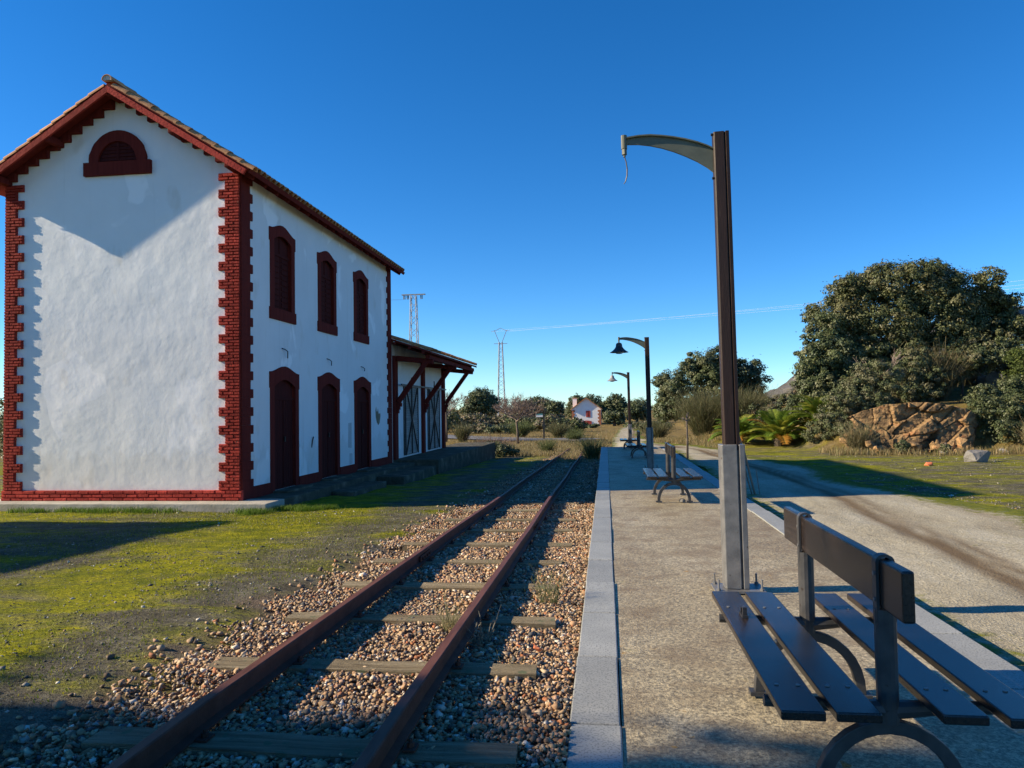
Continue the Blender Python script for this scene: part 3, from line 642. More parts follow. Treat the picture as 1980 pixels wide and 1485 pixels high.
def broom(name, label, x, y, rad, h, n, pal, seed, group=None, w=.006, cat='bush', spread=.55):
    """broom shrub: thin stems fanning from a crown of roots"""
    r = np.random.default_rng(seed); z0 = float(height(x, y))
    a = r.uniform(0, 6.283, n); rr = np.sqrt(r.uniform(0, 1, n))
    base = np.column_stack([x+np.cos(a)*rr*rad*.35, y+np.sin(a)*rr*rad*.35, np.full(n, z0-.02)])
    ln = h*r.uniform(.55, 1.08, n)
    out = rr*rad*spread*r.uniform(.6, 1.5, n)
    j = r.normal(size=(n, 3))*.11*h
    mid = base + np.column_stack([np.cos(a)*out*.6, np.sin(a)*out*.6, ln*.6]) + j*.5
    tip = base + np.column_stack([np.cos(a)*out*1.5, np.sin(a)*out*1.5, ln]) + j*1.6
    # side sprigs
    ns = n*5; k = r.integers(0, n, ns); tt = r.uniform(.35, 1, (ns, 1))
    sb = np.where(tt < .6, base[k]+(mid[k]-base[k])*tt/.6, mid[k]+(tip[k]-mid[k])*(tt-.6)/.4)
    se = sb + np.column_stack([r.normal(size=ns)*.12, r.normal(size=ns)*.12, r.uniform(.1, .35, ns)])*h*.5
    def quads(A, B, W):
        ang = r.uniform(0, 6.283, len(A)); D = np.column_stack([np.cos(ang), np.sin(ang), np.zeros(len(A))])*W
        return np.stack([A-D, A+D, B+D*.5, B-D*.5], 1).reshape(-1, 3)
    V = np.concatenate([quads(base, mid, w*1.3), quads(mid, tip, w), quads(sb, se, w*.9)])
    F = np.arange(len(V)).reshape(-1, 4); pal = np.array(pal)
    m_ = len(F); C = pal[r.integers(0, len(pal), m_)]*r.uniform(.7, 1.3, (m_, 1))
    o = link(name, fast_mesh(name, V, F, np.repeat(np.clip(C, 0, 1), 4, 0)), MAT['leaf_soft'])
    return tag(o, label, cat, group)
def bare_tree(name, label, x, y, h, lean, spread, seed, trunk_h, r0, group=None, levels=5, mt='twig', kids=(3, 4)):
    random.seed(seed); z0 = float(height(x, y)); t = thing(name, label, 'tree', (x, y, z0), group)
    mt_b = MB(); tw = MB(); base = Vector((x, y, z0-.1)); top = base + Vector((lean*trunk_h, 0, trunk_h+.1))
    mt_b.tube([base, base.lerp(top, .5)+Vector((.03*h*.3, 0, 0)), top], [r0*1.15, r0*.9, r0*.7], 8)
    part('trunk', mt_b, MAT['bark'], t, smooth=True)
    def grow(p, d, L_, r, lev):
        q = p + d*L_; branch_tube(tw, p, q, r, r*.6, 5 if lev > 2 else 3, .08)
        if lev <= 0: return
        for _ in range(random.randint(*kids)):
            s = p.lerp(q, random.uniform(.45, 1.0))
            nd = (d + Vector((random.uniform(-1, 1)*spread, random.uniform(-1, 1)*spread, random.uniform(-.25, .7)))).normalized()
            grow(s, nd, L_*random.uniform(.55, .82), max(r*.58, .0095), lev-1)
    for i in range(5):
        a = i*1.26 + random.uniform(-.3, .3)
        grow(top - Vector((0, 0, random.uniform(0, .35)*trunk_h*.5)), Vector((math.cos(a)*spread, math.sin(a)*spread, random.uniform(.2, .9))).normalized(), (h-trunk_h)*random.uniform(.33, .5), r0*.5, levels-2)
    part('branches', tw, MAT[mt], t)
    return t

# ------------------------------------------------------------------ station building
HX0, HX1, HY0, HY1, HB, HT = -11.72, -6.815, 13.2, 23.02, -0.07, 6.22
RXC = (HX0+HX1)/2; SL = 0.634; ZU = 7.83                       # ridge x, slope, underside at the ridge
def under(x): return ZU - SL*abs(x-RXC)
gab = lambda a, b, d: (a, HY0-d, b)
side = lambda a, b, d: (HX1+d, a, b)
house = thing('station_building', 'two storey white station house with red brick corners and closed shutters', 'building', (RXC, HY0, HB))
# wall shell; the track side has real openings
op = []                                                          # (y0,y1,z0,z1)
WC = [15.02+2.56*i for i in range(3)]
for c in WC: op += [(c-.43, c+.43, 3.76, 5.42), (c-.45, c+.61, -0.03, 2.36)]
mb = MB()
def gable_poly(y, flip):
    pts = [(HX0, y, HB), (HX1, y, HB), (HX1, y, under(HX1)), (RXC, y, ZU), (HX0, y, under(HX0))]
    mb.add(pts, [(0, 1, 2, 3, 4) if not flip else (4, 3, 2, 1, 0)])
gable_poly(HY0, False); gable_poly(HY1, True)
mb.add([(HX0, HY0, HB), (HX0, HY1, HB), (HX0, HY1, under(HX0)), (HX0, HY0, under(HX0))], [(0, 1, 2, 3)])
wall = part('wall', mb, MAT['plaster'], house)
mb = MB()
ysb = sorted(set([HY0, HY1] + [v for q in op for v in q[:2]])); zsb = sorted(set([HB, under(HX1)] + [v for q in op for v in q[2:]]))
for a, b in zip(ysb, ysb[1:]):
    for c, d in zip(zsb, zsb[1:]):
        cy, cz = (a+b)/2, (c+d)/2
        if any(q[0] < cy < q[1] and q[2] < cz < q[3] for q in op): continue
        mb.add([(HX1, a, c), (HX1, b, c), (HX1, b, d), (HX1, a, d)], [(0, 1, 2, 3)])
JAMB = {}
for a, b, c, d in op:
    q = HX1-.2; jm = MB(); JAMB[(round(a, 3), round(c, 3))] = jm
    for (p1, p2) in (((a, c), (a, d)), ((b, d), (b, c)), ((a, d), (b, d)), ((b, c), (a, c))):
        jm.add([(HX1-.001, p1[0], p1[1]), (HX1-.001, p2[0], p2[1]), (q, p2[0], p2[1]), (q, p1[0], p1[1])], [(0, 1, 2, 3)])
me = bpy.data.meshes.new('side_wall'); me.from_pydata(mb.v, [], mb.f)
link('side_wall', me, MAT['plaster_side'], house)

def surround(c, iw, ow, ear, z0, zs, zc, ztop, zear0, zear1, name):
    A = [(c-iw, z0), (c-iw, zear0), (c-iw, zear0+.01), (c-iw, zs)]; B = [(c-ow, z0), (c-ow, zear0), (c-ear, zear0+.01), (c-ear, zear1)]
    N_ = 10
    for k in range(1, N_):
        t = k/N_; A.append((c-iw+2*iw*t, zs+(zc-zs)*math.sin(math.pi*t)))
        q = abs(2*t-1); rise = (ztop-zear1)*(0.5+0.5*math.cos(math.pi*q))
        B.append((c-ear+2*ear*t, zear1+rise))
    A += [(c+iw, zs), (c+iw, zear0+.01), (c+iw, zear0), (c+iw, z0)]; B += [(c+ear, zear1), (c+ear, zear0+.01), (c+ow, zear0), (c+ow, z0)]
    m_ = MB(); m_.strip(A, B, side, -.004, .022); return m_
for i, c in enumerate(WC):
    nth = ['nearest', 'middle', 'farthest'][i]
    # upper window
    w = part('window', surround(c, .42, .60, .64, 3.76, 5.22, 5.33, 5.57, 5.14, 5.42, 'w'), MAT['red_wood_and_shade'], house)
    w['label'] = '%s upper window with closed dark red shutters' % nth
    part('jamb', JAMB[(round(c-.43, 3), 3.76)], MAT['red_wood_and_shade'], w)
    s = MB(); s.box(HX1-.002, HX1+.035, c-.64, c+.64, 3.52, 3.76); part('sill', s, MAT['red_wood_and_shade'], w)
    for sgn in (-1, 1):
        s = MB(); y0, y1 = (c-.428, c-.006) if sgn < 0 else (c+.006, c+.428)
        s.box(HX1-0.100, HX1-0.060, y0, y1, 3.762, 4.93)
        for k in range(9): s.box(HX1-0.062, HX1-0.045, y0+.05, y1-.05, 3.83+k*.12, 3.83+k*.12+.085)
        part('shutter', s, MAT['shutter'], w)
    s = MB(); s.box(HX1-0.110, HX1-0.070, c-.428, c+.428, 4.935, 5.418); s.box(HX1-0.075, HX1-0.040, c-.428, c+.428, 4.90, 4.96); s.box(HX1-0.075, HX1-0.052, c-.02, c+.02, 4.962, 5.417)
    part('transom', s, MAT['shutter'], w)
    # door below
    c = c+.08
    d = part('door', surround(c, .52, .70, .73, HB, 2.12, 2.27, 2.56, 2.08, 2.42, 'd'), MAT['red_wood_and_shade'], house)
    d['label'] = '%s tall arched door in dark red boards' % nth
    part('jamb', JAMB[(round(c-.08-.45, 3), -.03)], MAT['red_wood_and_shade'], d)
    for sgn in (-1, 1):
        s = MB(); y0, y1 = (c-.528, c-.006) if sgn < 0 else (c+.006, c+.528)
        s.box(HX1-0.100, HX1-0.055, y0, y1, -.028, 1.86)
        for k in range(4):
            yy = y0+.03+(y1-y0-.06)*k/4; s.box(HX1-0.058, HX1-0.044, yy+.006, yy+(y1-y0-.06)/4-.006, .02, 1.83)
        part('door_leaf', s, MAT['shutter'], d)
    s = MB(); s.box(HX1-0.105, HX1-0.060, c-.528, c+.528, 1.87, 2.358); s.box(HX1-0.070, HX1-0.030, c-.528, c+.528, 1.84, 1.90); part('transom', s, MAT['shutter'], d)
    s = MB(); s.box(HX1-0.040, HX1-0.010, c+.05, c+.075, .95, 1.06); part('handle', s, MAT['dark_iron'], d)
    # stone door step
    s = MB(); s.box(HX1-.1, HX1+.34, c-.62, c+.72, HB-.1, -.033); part('door_step', s, MAT['dark_stone_and_shade'], house, bevel=.01)

# lunette in the gable
lx, lz = -9.325, 6.50
N_ = 24
A = [(lx-.40*math.cos(math.pi*k/N_), lz+.40*math.sin(math.pi*k/N_)) for k in range(N_+1)]
B = [(lx-(.605+.008*((k*7) % 3-1))*math.cos(math.pi*k/N_), lz+.615*math.sin(math.pi*k/N_)) for k in range(N_+1)]
mb = MB(); mb.strip(A, B, gab, -.004, .055); lun = part('lunette', mb, MAT['red_wood_and_shade'], house); lun['label'] = 'half round gable vent in a red surround'  # surround in the darker red: shade of the overhang is in the colour
mb = MB(); mb.box(lx-.70, lx+.70, HY0-.075, HY0+.004, 6.24, 6.50); part('sill', mb, MAT['red_wood_and_shade'], lun)
mb = MB(); mb.prism(A, gab, .002, .008); part('vent_back', mb, MAT['shutter'], lun)
mb = MB(); mb.box(lx-.02, lx+.02, HY0-.03, HY0-.009, 6.503, 6.89); part('mullion', mb, MAT['shutter'], lun)
for k in range(5):
    z = 6.53+k*.07; hw = math.sqrt(max(.40**2-(z+.03-lz)**2, 0.01))-.02
    mb = MB(); mb.add([(lx-hw, HY0-.01, z+.05), (lx+hw, HY0-.01, z+.05), (lx+hw, HY0-.026, z), (lx-hw, HY0-.026, z), (lx-hw, HY0-.009, z), (lx+hw, HY0-.009, z)], [(0, 1, 2, 3), (3, 2, 5, 4), (0, 4, 5, 1), (0, 3, 4), (1, 5, 2)])
    part('louvre', mb, MAT['shutter'], lun)

# stepped brick corbels under the verge
for s_ in (-1, 1):
    for i in range(10):
        a0, a1 = .13+.232*i, .13+.232*(i+1); zb = 7.54-.147*i
        if a1 > 2.455: a1 = 2.45
        x0, x1 = RXC+s_*a0, RXC+s_*a1
        j = random.uniform(-.012, .012)
        mb = MB(); mb.prism([(x0, zb+j), (x1, zb+j), (x1, under(x1)-.003), (x0, under(x0)-.003)], gab, 0.0, .085+random.uniform(0, .01))
        part('corbel', mb, MAT['red_wood_and_shade'], house)  # brick coloured darker to imitate the shade under the roof
# purlin ends
for xo in (0, -1.28, 1.28, -2.40, 2.40):
    zc = under(RXC+xo) - .085
    mb = MB(); x = RXC+xo; mb.box(x-.065, x+.065, HY0-.40, HY0+.02, zc-.085, zc+(.075 if xo == 0 else .045)); part('purlin_end', mb, MAT['red_wood_and_shade'], house, bevel=.012)

# roof
RY0, RY1, EO = 12.80, 23.42, 2.80
roof = None
def slope_pt(s_, t, lift, y):
    """t metres along x from the ridge, lifted normal to the slope"""
    L_ = math.hypot(1, SL); return (RXC+s_*(t+lift*SL/L_), y, ZU-SL*t+lift/L_)
mb = MB()
for s_ in (-1, 1):
    pts = [slope_pt(s_, 0, 0, 0), slope_pt(s_, EO, 0, 0), slope_pt(s_, EO, .05, 0), (RXC, 0, ZU+.06)]
    mb.prism([(p[0], p[2]) for p in pts], lambda a, b, d: (a, d, b), RY0, RY1)
roof = part('roof', mb, MAT['red_wood_and_shade'], house)
for s_ in (-1, 1):
    mb = MB(); pts = [slope_pt(s_, 0.0, -.11, 0), slope_pt(s_, EO-.02, -.11, 0), slope_pt(s_, EO-.02, -.002, 0), slope_pt(s_, 0.0, -.002, 0)]
    if s_ > 0: pts[0] = (RXC+.002, 0, ZU-.128); pts[3] = (RXC+.002, 0, ZU-.004)
    else: pts[0] = (RXC-.002, 0, ZU-.128); pts[3] = (RXC-.002, 0, ZU-.004)
    mb.prism([(p[0], p[2]) for p in pts], lambda a, b, d: (a, d, b), RY0-.035, RY0+.012)
    b_ = part('bargeboard', mb, MAT['red'], roof)
# rafter tails along the track side
for k in range(20):
    y = RY0+.35+k*.53
    mb = MB(); p = [slope_pt(1, 2.46, -.11, 0), slope_pt(1, EO-.03, -.11, 0), slope_pt(1, EO-.03, -.002, 0), slope_pt(1, 2.46, -.002, 0)]
    mb.prism([(q[0], q[2]) for q in p], lambda a, b, d: (a, d, b), y-.04, y+.04); part('rafter_tail', mb, MAT['red_wood_and_shade'], roof)
mb = MB(); p = [slope_pt(1, EO, -.03, 0), slope_pt(1, EO+.02, -.03, 0), slope_pt(1, EO+.02, .06, 0), slope_pt(1, EO, .06, 0)]
mb.prism([(q[0], q[2]) for q in p], lambda a, b, d: (a, d, b), RY0+.02, RY1-.002); part('eave_board', mb, MAT['red_wood_and_shade'], roof)
def half_tile(L_, r0, r1, n=8, th=.012):
    """half round tile along +X, hump up"""
    v = []; f = []
    for x, r in ((0, r0), (L_, r1)):
        for rr in (r, r-th):
            for k in range(n+1):
                a = math.pi*k/n; v.append((x, -rr*math.cos(a), rr*math.sin(a)))
    m = n+1
    for k in range(n):
        f += [(k, k+1, 2*m+k+1, 2*m+k), (m+k, 3*m+k, 3*m+k+1, m+k+1), (k, m+k, m+k+1, k+1), (2*m+k, 2*m+k+1, 3*m+k+1, 3*m+k)]
    f += [(0, 2*m, 3*m, m), (n, m+n, 3*m+n, 2*m+n)]
    b = MB(); b.add(v, f); return b.mesh('tile')
tm = half_tile(.36, .078, .092); tm.materials.append(MAT['tile'])
LEN = math.hypot(1, SL)
# field of tiles, several hundred: one part per slope
n_c = int((RY1-RY0-.2)/.205); tv = np.array([v.co[:] for v in tm.vertices]); tf = [tuple(p.vertices) for p in tm.polygons]
for s_ in (-1, 1):
    ang = math.atan(SL); V_ = []; F_ = []
    dx = np.array([s_*math.cos(ang), 0, -math.sin(ang)]); nz = np.array([s_*math.sin(ang), 0, math.cos(ang)]); dy = np.cross(nz, dx)
    for j in range(n_c):
        y = RY0+.30+j*.205
        for c in range(10):
            o_ = np.array(slope_pt(s_, 0.02+c*.278, .045, y)) + nz*.012*(1 if c % 2 else 0)
            q = (tv + rng.uniform(-.003, .003, tv.shape))@np.array([dx, dy, nz+dx*.03]) + o_ + np.array([0, rng.uniform(-.008, .008), 0])
            n0 = len(V_)*len(tv); V_.append(q); F_ += [tuple(i+n0 for i in f) for f in tf]
    me = bpy.data.meshes.new('tile_field'); me.from_pydata(np.concatenate(V_).tolist(), [], F_)
    o = link('tile_field', me, MAT['tile'], roof); o['kind'] = 'stuff'
    Rm = Matrix((dx, dy, nz)).transposed()
    for c in range(11):
        o = link('verge_tile', tm, None, roof)
        p = slope_pt(s_, 0.05+c*.253, .035, RY0+.055); o.location = (p[0], p[1]+random.uniform(-.008, .008), p[2])
        o.rotation_euler = (Rm @ Matrix.Rotation(R(-2.2), 3, 'Y') @ Matrix.Rotation(random.uniform(-.03, .03), 3, 'X')).to_euler()
rtm = half_tile(.40, .105, .12, 10); rtm.materials.append(MAT['tile'])
for k in range(28):
    o = link('ridge_tile', rtm, None, roof); o.location = (RXC, RY0-.05+k*.38, ZU+.105); o.rotation_euler = (0, random.uniform(-.02, .02), math.pi/2)
mb = MB(); mb.prism([(RXC+.10*math.cos(math.pi*k/10), ZU+.105+.10*math.sin(math.pi*k/10)) for k in range(11)], lambda a, b, d: (a, d, b), RY0-.03, RY0+.05); part('mortar_plug', mb, MAT['mortar'], roof)

# brick quoins and plinth: every brick of the near corner and the plinth is a brick
def brick_mesh(l, h, d):
    e = .007; b = MB()
    b.add([(0, 0, 0), (l, 0, 0), (l, 0, h), (0, 0, h), (e, -d, e), (l-e, -d, e), (l-e, -d, h-e), (e, -d, h-e)], [(0, 1, 5, 4), (1, 2, 6, 5), (2, 3, 7, 6), (3, 0, 4, 7), (4, 5, 6, 7)])
    return b.mesh('brick')
CH = .0577
bm_cache = {}
def brick(l, loc, par, h=CH-.007):
    key = round(l/.03); l = key*.03
    if key not in bm_cache:
        bm_cache[key] = brick_mesh(l-.008, h, .03); bm_cache[key].materials.append(MAT['red'])
    o = link('brick', bm_cache[key], None, par)
    o.location = (loc[0], loc[1]-random.uniform(-.004, .006), loc[2]+random.uniform(-.003, .003))
    o.rotation_euler = (random.uniform(-.02, .02), random.uniform(-.02, .02), random.uniform(-.02, .02)); return o
NC = 104; Z0Q = .13
def widths(c, short, long_): return long_ if (c//3) % 2 == 0 else short
def course(w, c):
    """brick lengths across a course"""
    lens = [.12, .21, .21] if c % 2 else [.21, .21, .12]
    out = []; x = 0
    for l in lens*2:
        if x+l > w-.04: out.append(w-x); break
        out.append(l); x += l
    return out
# right (near) quoin backing + bricks
mbk = MB()
for g in range(NC//3+1):
    w = widths(g*3, .30, .43); z = Z0Q+g*3*CH; z1 = min(z+3*CH, under(HX1)-.12)
    if z1 <= z: break
    mbk.box(HX1-w, HX1, HY0-.030, HY0+.003, z, z1-.001)
quo = part('quoin', mbk, MAT['red'], house); quo['label'] = 'red brick corner nearest the track'
nb = 0; brick_top = []
for c in range(NC):
    w = widths(c, .30, .43); z = Z0Q+c*CH+.004
    if z+CH > under(HX1)-.12: break
    x = HX1
    for l in course(w, c):
        x -= l
        if nb < 232: brick(l, (x+.003, HY0-.030, z), quo); nb += 1
        else: brick_top.append((x+.003, z, l))
def joined_bricks(lst, par, y=HY0-.030):
    V_ = []; F_ = []
    for x, z, l in lst:
        e = .007; d = .03+random.uniform(-.004, .006); h = CH-.007; l = l-.008; n0 = len(V_); y_ = y
        V_ += [(x, y_, z), (x+l, y_, z), (x+l, y_, z+h), (x, y_, z+h), (x+e, y_-d, z+e), (x+l-e, y_-d, z+e), (x+l-e, y_-d, z+h-e), (x+e, y_-d, z+h-e)]
        F_ += [tuple(n0+i for i in f) for f in ((0, 1, 5, 4), (1, 2, 6, 5), (2, 3, 7, 6), (3, 0, 4, 7), (4, 5, 6, 7))]
    b = MB(); b.add(V_, F_); o = part('brickwork', b, MAT['red'], par); o['kind'] = 'stuff'
joined_bricks(brick_top, quo)
# far-left quoin
mbk = MB(); lst = []
for g in range(NC//3+1):
    w = widths(g*3, .245, .385); z = Z0Q+g*3*CH; z1 = min(z+3*CH, under(HX0)-.12)
    if z1 <= z: break
    mbk.box(HX0, HX0+w, HY0-.030, HY0+.003, z, z1-.001)
quo2 = part('quoin', mbk, MAT['red'], house); quo2['label'] = 'red brick corner away from the track'
for c in range(NC):
    w = widths(c, .245, .385); z = Z0Q+c*CH+.004
    if z+CH > under(HX0)-.12: break
    x = HX0
    for l in course(w, c+1): lst.append((x+.003, z, l)); x += l
joined_bricks(lst, quo2)
# quoin returns on the track side wall (toothed), near and far corner
for ya, sg in ((HY0, 1), (HY1, -1)):
    mbk = MB()
    for g in range(NC//3+1):
        w = (.31 if g % 2 else .42); z = Z0Q+g*3*CH; z1 = min(z+3*CH, under(HX1)-.06)
        if z1 <= z: break
        y0, y1 = sorted((ya-(.03 if sg > 0 else 0), ya+sg*w)); mbk.box(HX1-.002, HX1+.035, y0, y1, z, z1-.002)
    part('quoin_return', mbk, MAT['red_wood_and_shade'], house)  # same brick as the gable corner, shade put into a darker red
# plinth
mbk = MB(); mbk.box(HX0-.035, HX1+.036, HY0-.035, HY0+.004, HB-.12, Z0Q-.001); pl = part('plinth', mbk, MAT['red'], house)
for r_ in range(3):
    x = HX0-.03-(.1 if r_ % 2 else 0); z = HB+.003+r_*.066
    while x < HX1+.02:
        l = random.choice((.21, .24, .24, .27)); x1 = min(x+l, HX1+.034); xa = max(x, HX0-.034)
        if x1-xa > .06: brick(x1-xa, (xa, HY0-.035, z), pl, .058)
        x += l
for a, b in ((HY0+.005, WC[0]-.66), (WC[0]+.76, WC[1]-.62), (WC[1]+.76, WC[2]-.62), (WC[2]+.76, HY1)):
    mbk = MB(); mbk.box(HX1-.004, HX1+.036, a, b, HB-.12, .15); part('plinth_return', mbk, MAT['red_wood_and_shade'], house)  # plinth brick in the darker red that paints in the side wall's shade
# bare patches of fallen plaster, cable stubs and a stain on the track side
mb = MB(); pat = [(21.40, 1.60), (21.46, 1.72), (21.50, 1.58), (21.58, 1.56), (21.64, 1.66), (21.70, 1.50), (21.86, 1.52), (21.88, 1.44), (21.78, 1.22), (21.66, 1.16), (21.52, 1.24), (21.42, 1.40)]
mb.prism(pat, side, .0, .004); o = part('plaster_patch', mb, pmat('bare_render', [(0.3, (.16, .13, .08)), (.7, (.25, .21, .14))], 6, .95, .8, 30, .02), house); o['label'] = 'bare patch of fallen plaster'
mb = MB(); mb.prism([(19.02, .62), (19.28, .60), (19.29, 1.28), (19.04, 1.27)], side, .0, .005); mb.prism([(19.11, .17), (19.34, .17), (19.34, .45), (19.12, .46)], side, 0, .004)
part('cement_patch', mb, pmat('cement_patch', [(0.3, (.42, .42, .42)), (.7, (.52, .52, .52))], 6, .9, .3, 30, .01), house)
for i, c in enumerate(WC):
    mb = MB(); z = 2.86-.05*i
    mb.tube([side(c-.05, z+.08, .0), side(c, z+.06, .05), side(c+.1, z+.02, .07), side(c+.14, z-.12+.04*i, .05)], .012, 5); part('cable_stub', mb, MAT['dark_iron'], house)
mb = MB(); mb.tube([side(16.55, .75, .002), side(16.56, .9, .02), side(16.6, 1.0, .03)], .014, 5); part('cable_stub', mb, MAT['dark_iron'], house)

# concrete apron round the station
mb = MB(); mb.box(HX0-.8, -6.10, 12.72, HY0+.3, -.5, HB); o = part('apron_slab', mb, MAT['slab'], None, bevel=.012); tag(o, kind='structure')
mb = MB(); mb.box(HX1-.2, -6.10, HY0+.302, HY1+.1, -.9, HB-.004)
o = part('apron_slab', mb, MAT['dark_stone_and_shade'], None, bevel=.012); tag(o, kind='structure')  # same concrete apron, darkened to stand in for the shade along this wall
mb = MB(); mb.box(-6.098, -5.55, 15.9, 18.3, -.8, -.20); mb.box(-6.098, -5.35, 19.2, 23.0, -.9, -.17)
o = part('stone_step', mb, MAT['dark_stone_and_shade'], None, bevel=.02); tag(o, 'low stone steps in the shade beside the station doors', 'step')

# ------------------------------------------------------------------ goods shed with canopy and loading dock
SX, SY0, SY1 = -6.86, HY1+.02, 30.9
shed = thing('goods_shed', 'low white goods shed with red braced canopy behind the station house', 'shed', (SX-2, 27, 0))
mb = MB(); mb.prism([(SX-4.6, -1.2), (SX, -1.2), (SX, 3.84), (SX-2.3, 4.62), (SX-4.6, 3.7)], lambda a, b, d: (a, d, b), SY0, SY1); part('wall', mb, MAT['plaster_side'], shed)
for y, w in ((23.5, .34), (27.22, .30), (30.72, .34)):
    mb = MB(); mb.box(SX+.002, SX+.10, y-w/2, y+w/2, 0.0, 3.38); p = part('post', mb, MAT['red_wood_and_shade'], shed)
    mb = MB(); mb.box(SX+.10, SX+.2, y-.08, y+.08, 1.62, 1.72); mb.box(SX+.10, SX+.26, y-.08, y+.08, 1.72, 1.84); mb.box(SX+.10, SX+.17, y-.07, y+.07, 1.5, 1.62); part('corbel', mb, MAT['red_wood_and_shade'], p)
    mb = MB(); mb.bar((SX+.14, y, 1.86), (SX+1.10, y, 3.16), .15, .17, (0, 1, 0)); part('brace', mb, MAT['red_wood_and_shade'], shed, bevel=.015)
    mb = MB(); mb.bar((SX+.10, y, 3.30), (SX+1.34, y, 3.16), .16, .17, (0, 0, 1)); part('bracket_beam', mb, MAT['red_wood_and_shade'], shed, bevel=.03)
mb = MB(); mb.box(SX+1.12, SX+1.26, SY0+.25, SY1+.55, 3.235, 3.37); part('canopy_beam', mb, MAT['red_wood_and_shade'], shed)
# roof of the shed: slope falling towards the track
rs = .34; zc0 = 3.44; xe = SX+1.36
def sr(x): return zc0 + rs*(xe-x)
mb = MB(); mb.prism([(xe, zc0-.04), (xe, zc0+.03), (SX-2.3, sr(SX-2.3)+.03), (SX-2.3, sr(SX-2.3)-.04)], lambda a, b, d: (a, d, b), SY0, SY1+.62)
mb.prism([(SX-2.3, sr(SX-2.3)+.03), (SX-2.3, sr(SX-2.3)-.04), (SX-5.2, zc0+.3), (SX-5.2, zc0+.37)], lambda a, b, d: (a, d, b), SY0, SY1+.62)
sroof = part('roof', mb, MAT['red_wood_and_shade'], shed)
mb = MB()
for x in (xe-.25, xe-.7, xe-1.2): mb.box(x-.05, x+.05, SY0, SY1+.55, sr(x)-.13, sr(x)-.045)
part('purlin', mb, MAT['red_wood_and_shade'], sroof)
tv2 = tv.copy(); V_ = []; F_ = []
ang = math.atan(rs); dx = np.array([math.cos(ang), 0, -math.sin(ang)]); nz = np.array([math.sin(ang), 0, math.cos(ang)]); dy = np.cross(nz, dx)
for j in range(int((SY1+.6-SY0)/.205)):
    y = SY0+.1+j*.205
    for c in range(11):
        x = xe+.04-.36-c*.31
        q = tv@np.array([dx, dy, nz+dx*.03]) + np.array([x, y, sr(x)+.055+(.10 if j < 17 else 0)*0]) + np.array([0, rng.uniform(-.01, .01), rng.uniform(-.008, .008)])
        n0 = len(V_)*len(tv); V_.append(q); F_ += [tuple(i+n0 for i in f) for f in tf]
me = bpy.data.meshes.new('tile_field'); me.from_pydata(np.concatenate(V_).tolist(), [], F_); o = link('tile_field', me, MAT['tile'], sroof); o['kind'] = 'stuff'
for i, (y0, y1) in enumerate(((24.62, 26.36), (28.05, 29.85))):
    mb = MB(); mb.box(SX+.003, SX+.03, y0, y1, .06, 2.42); d = part('sliding_door', mb, MAT['dark_iron'], shed); d['label'] = 'grey slatted sliding door, %s' % ['nearer the house', 'farther from the house'][i]
    for k in range(28):
        z = .09+k*.083; mb = MB(); mb.add([(SX+.031, y0+.03, z+.075), (SX+.031, y1-.03, z+.075), (SX+.06, y1-.03, z), (SX+.06, y0+.03, z), (SX+.031, y0+.03, z), (SX+.031, y1-.03, z)], [(0, 1, 2, 3), (3, 2, 5, 4), (0, 3, 4), (1, 5, 2)]); part('slat', mb, MAT['grey_door'], d)
    mb = MB(); X_ = SX+.075
    for (a, b) in (((X_, y0+.1, .1), (X_, y1-.1, 2.38)), ((X_+.012, y1-.1, .1), (X_+.012, y0+.1, 2.38)), ((X_, (y0+y1)/2, .08), (X_, (y0+y1)/2, 2.75)), ((X_, y0+.03, .06), (X_, y0+.03, 2.42)), ((X_, y1-.03, .06), (X_, y1-.03, 2.42))): mb.bar(a, b, .02, .045, (1, 0, 0))
    part('door_frame', mb, MAT['dark_iron'], d)
mb = MB(); mb.bar((SX+.115, 24.0, 2.46), (SX+.115, 31.0, 2.46), .03, .05); part('door_rail', mb, MAT['dark_iron'], shed)
mb = MB(); mb.box(SX-.3, -5.36, SY0+.3, 35.7, -1.6, 0.0)
o = part('loading_dock', mb, MAT['dark_stone_and_shade'], None, bevel=.02); tag(o, 'long low concrete loading dock beside the goods shed', 'loading dock')

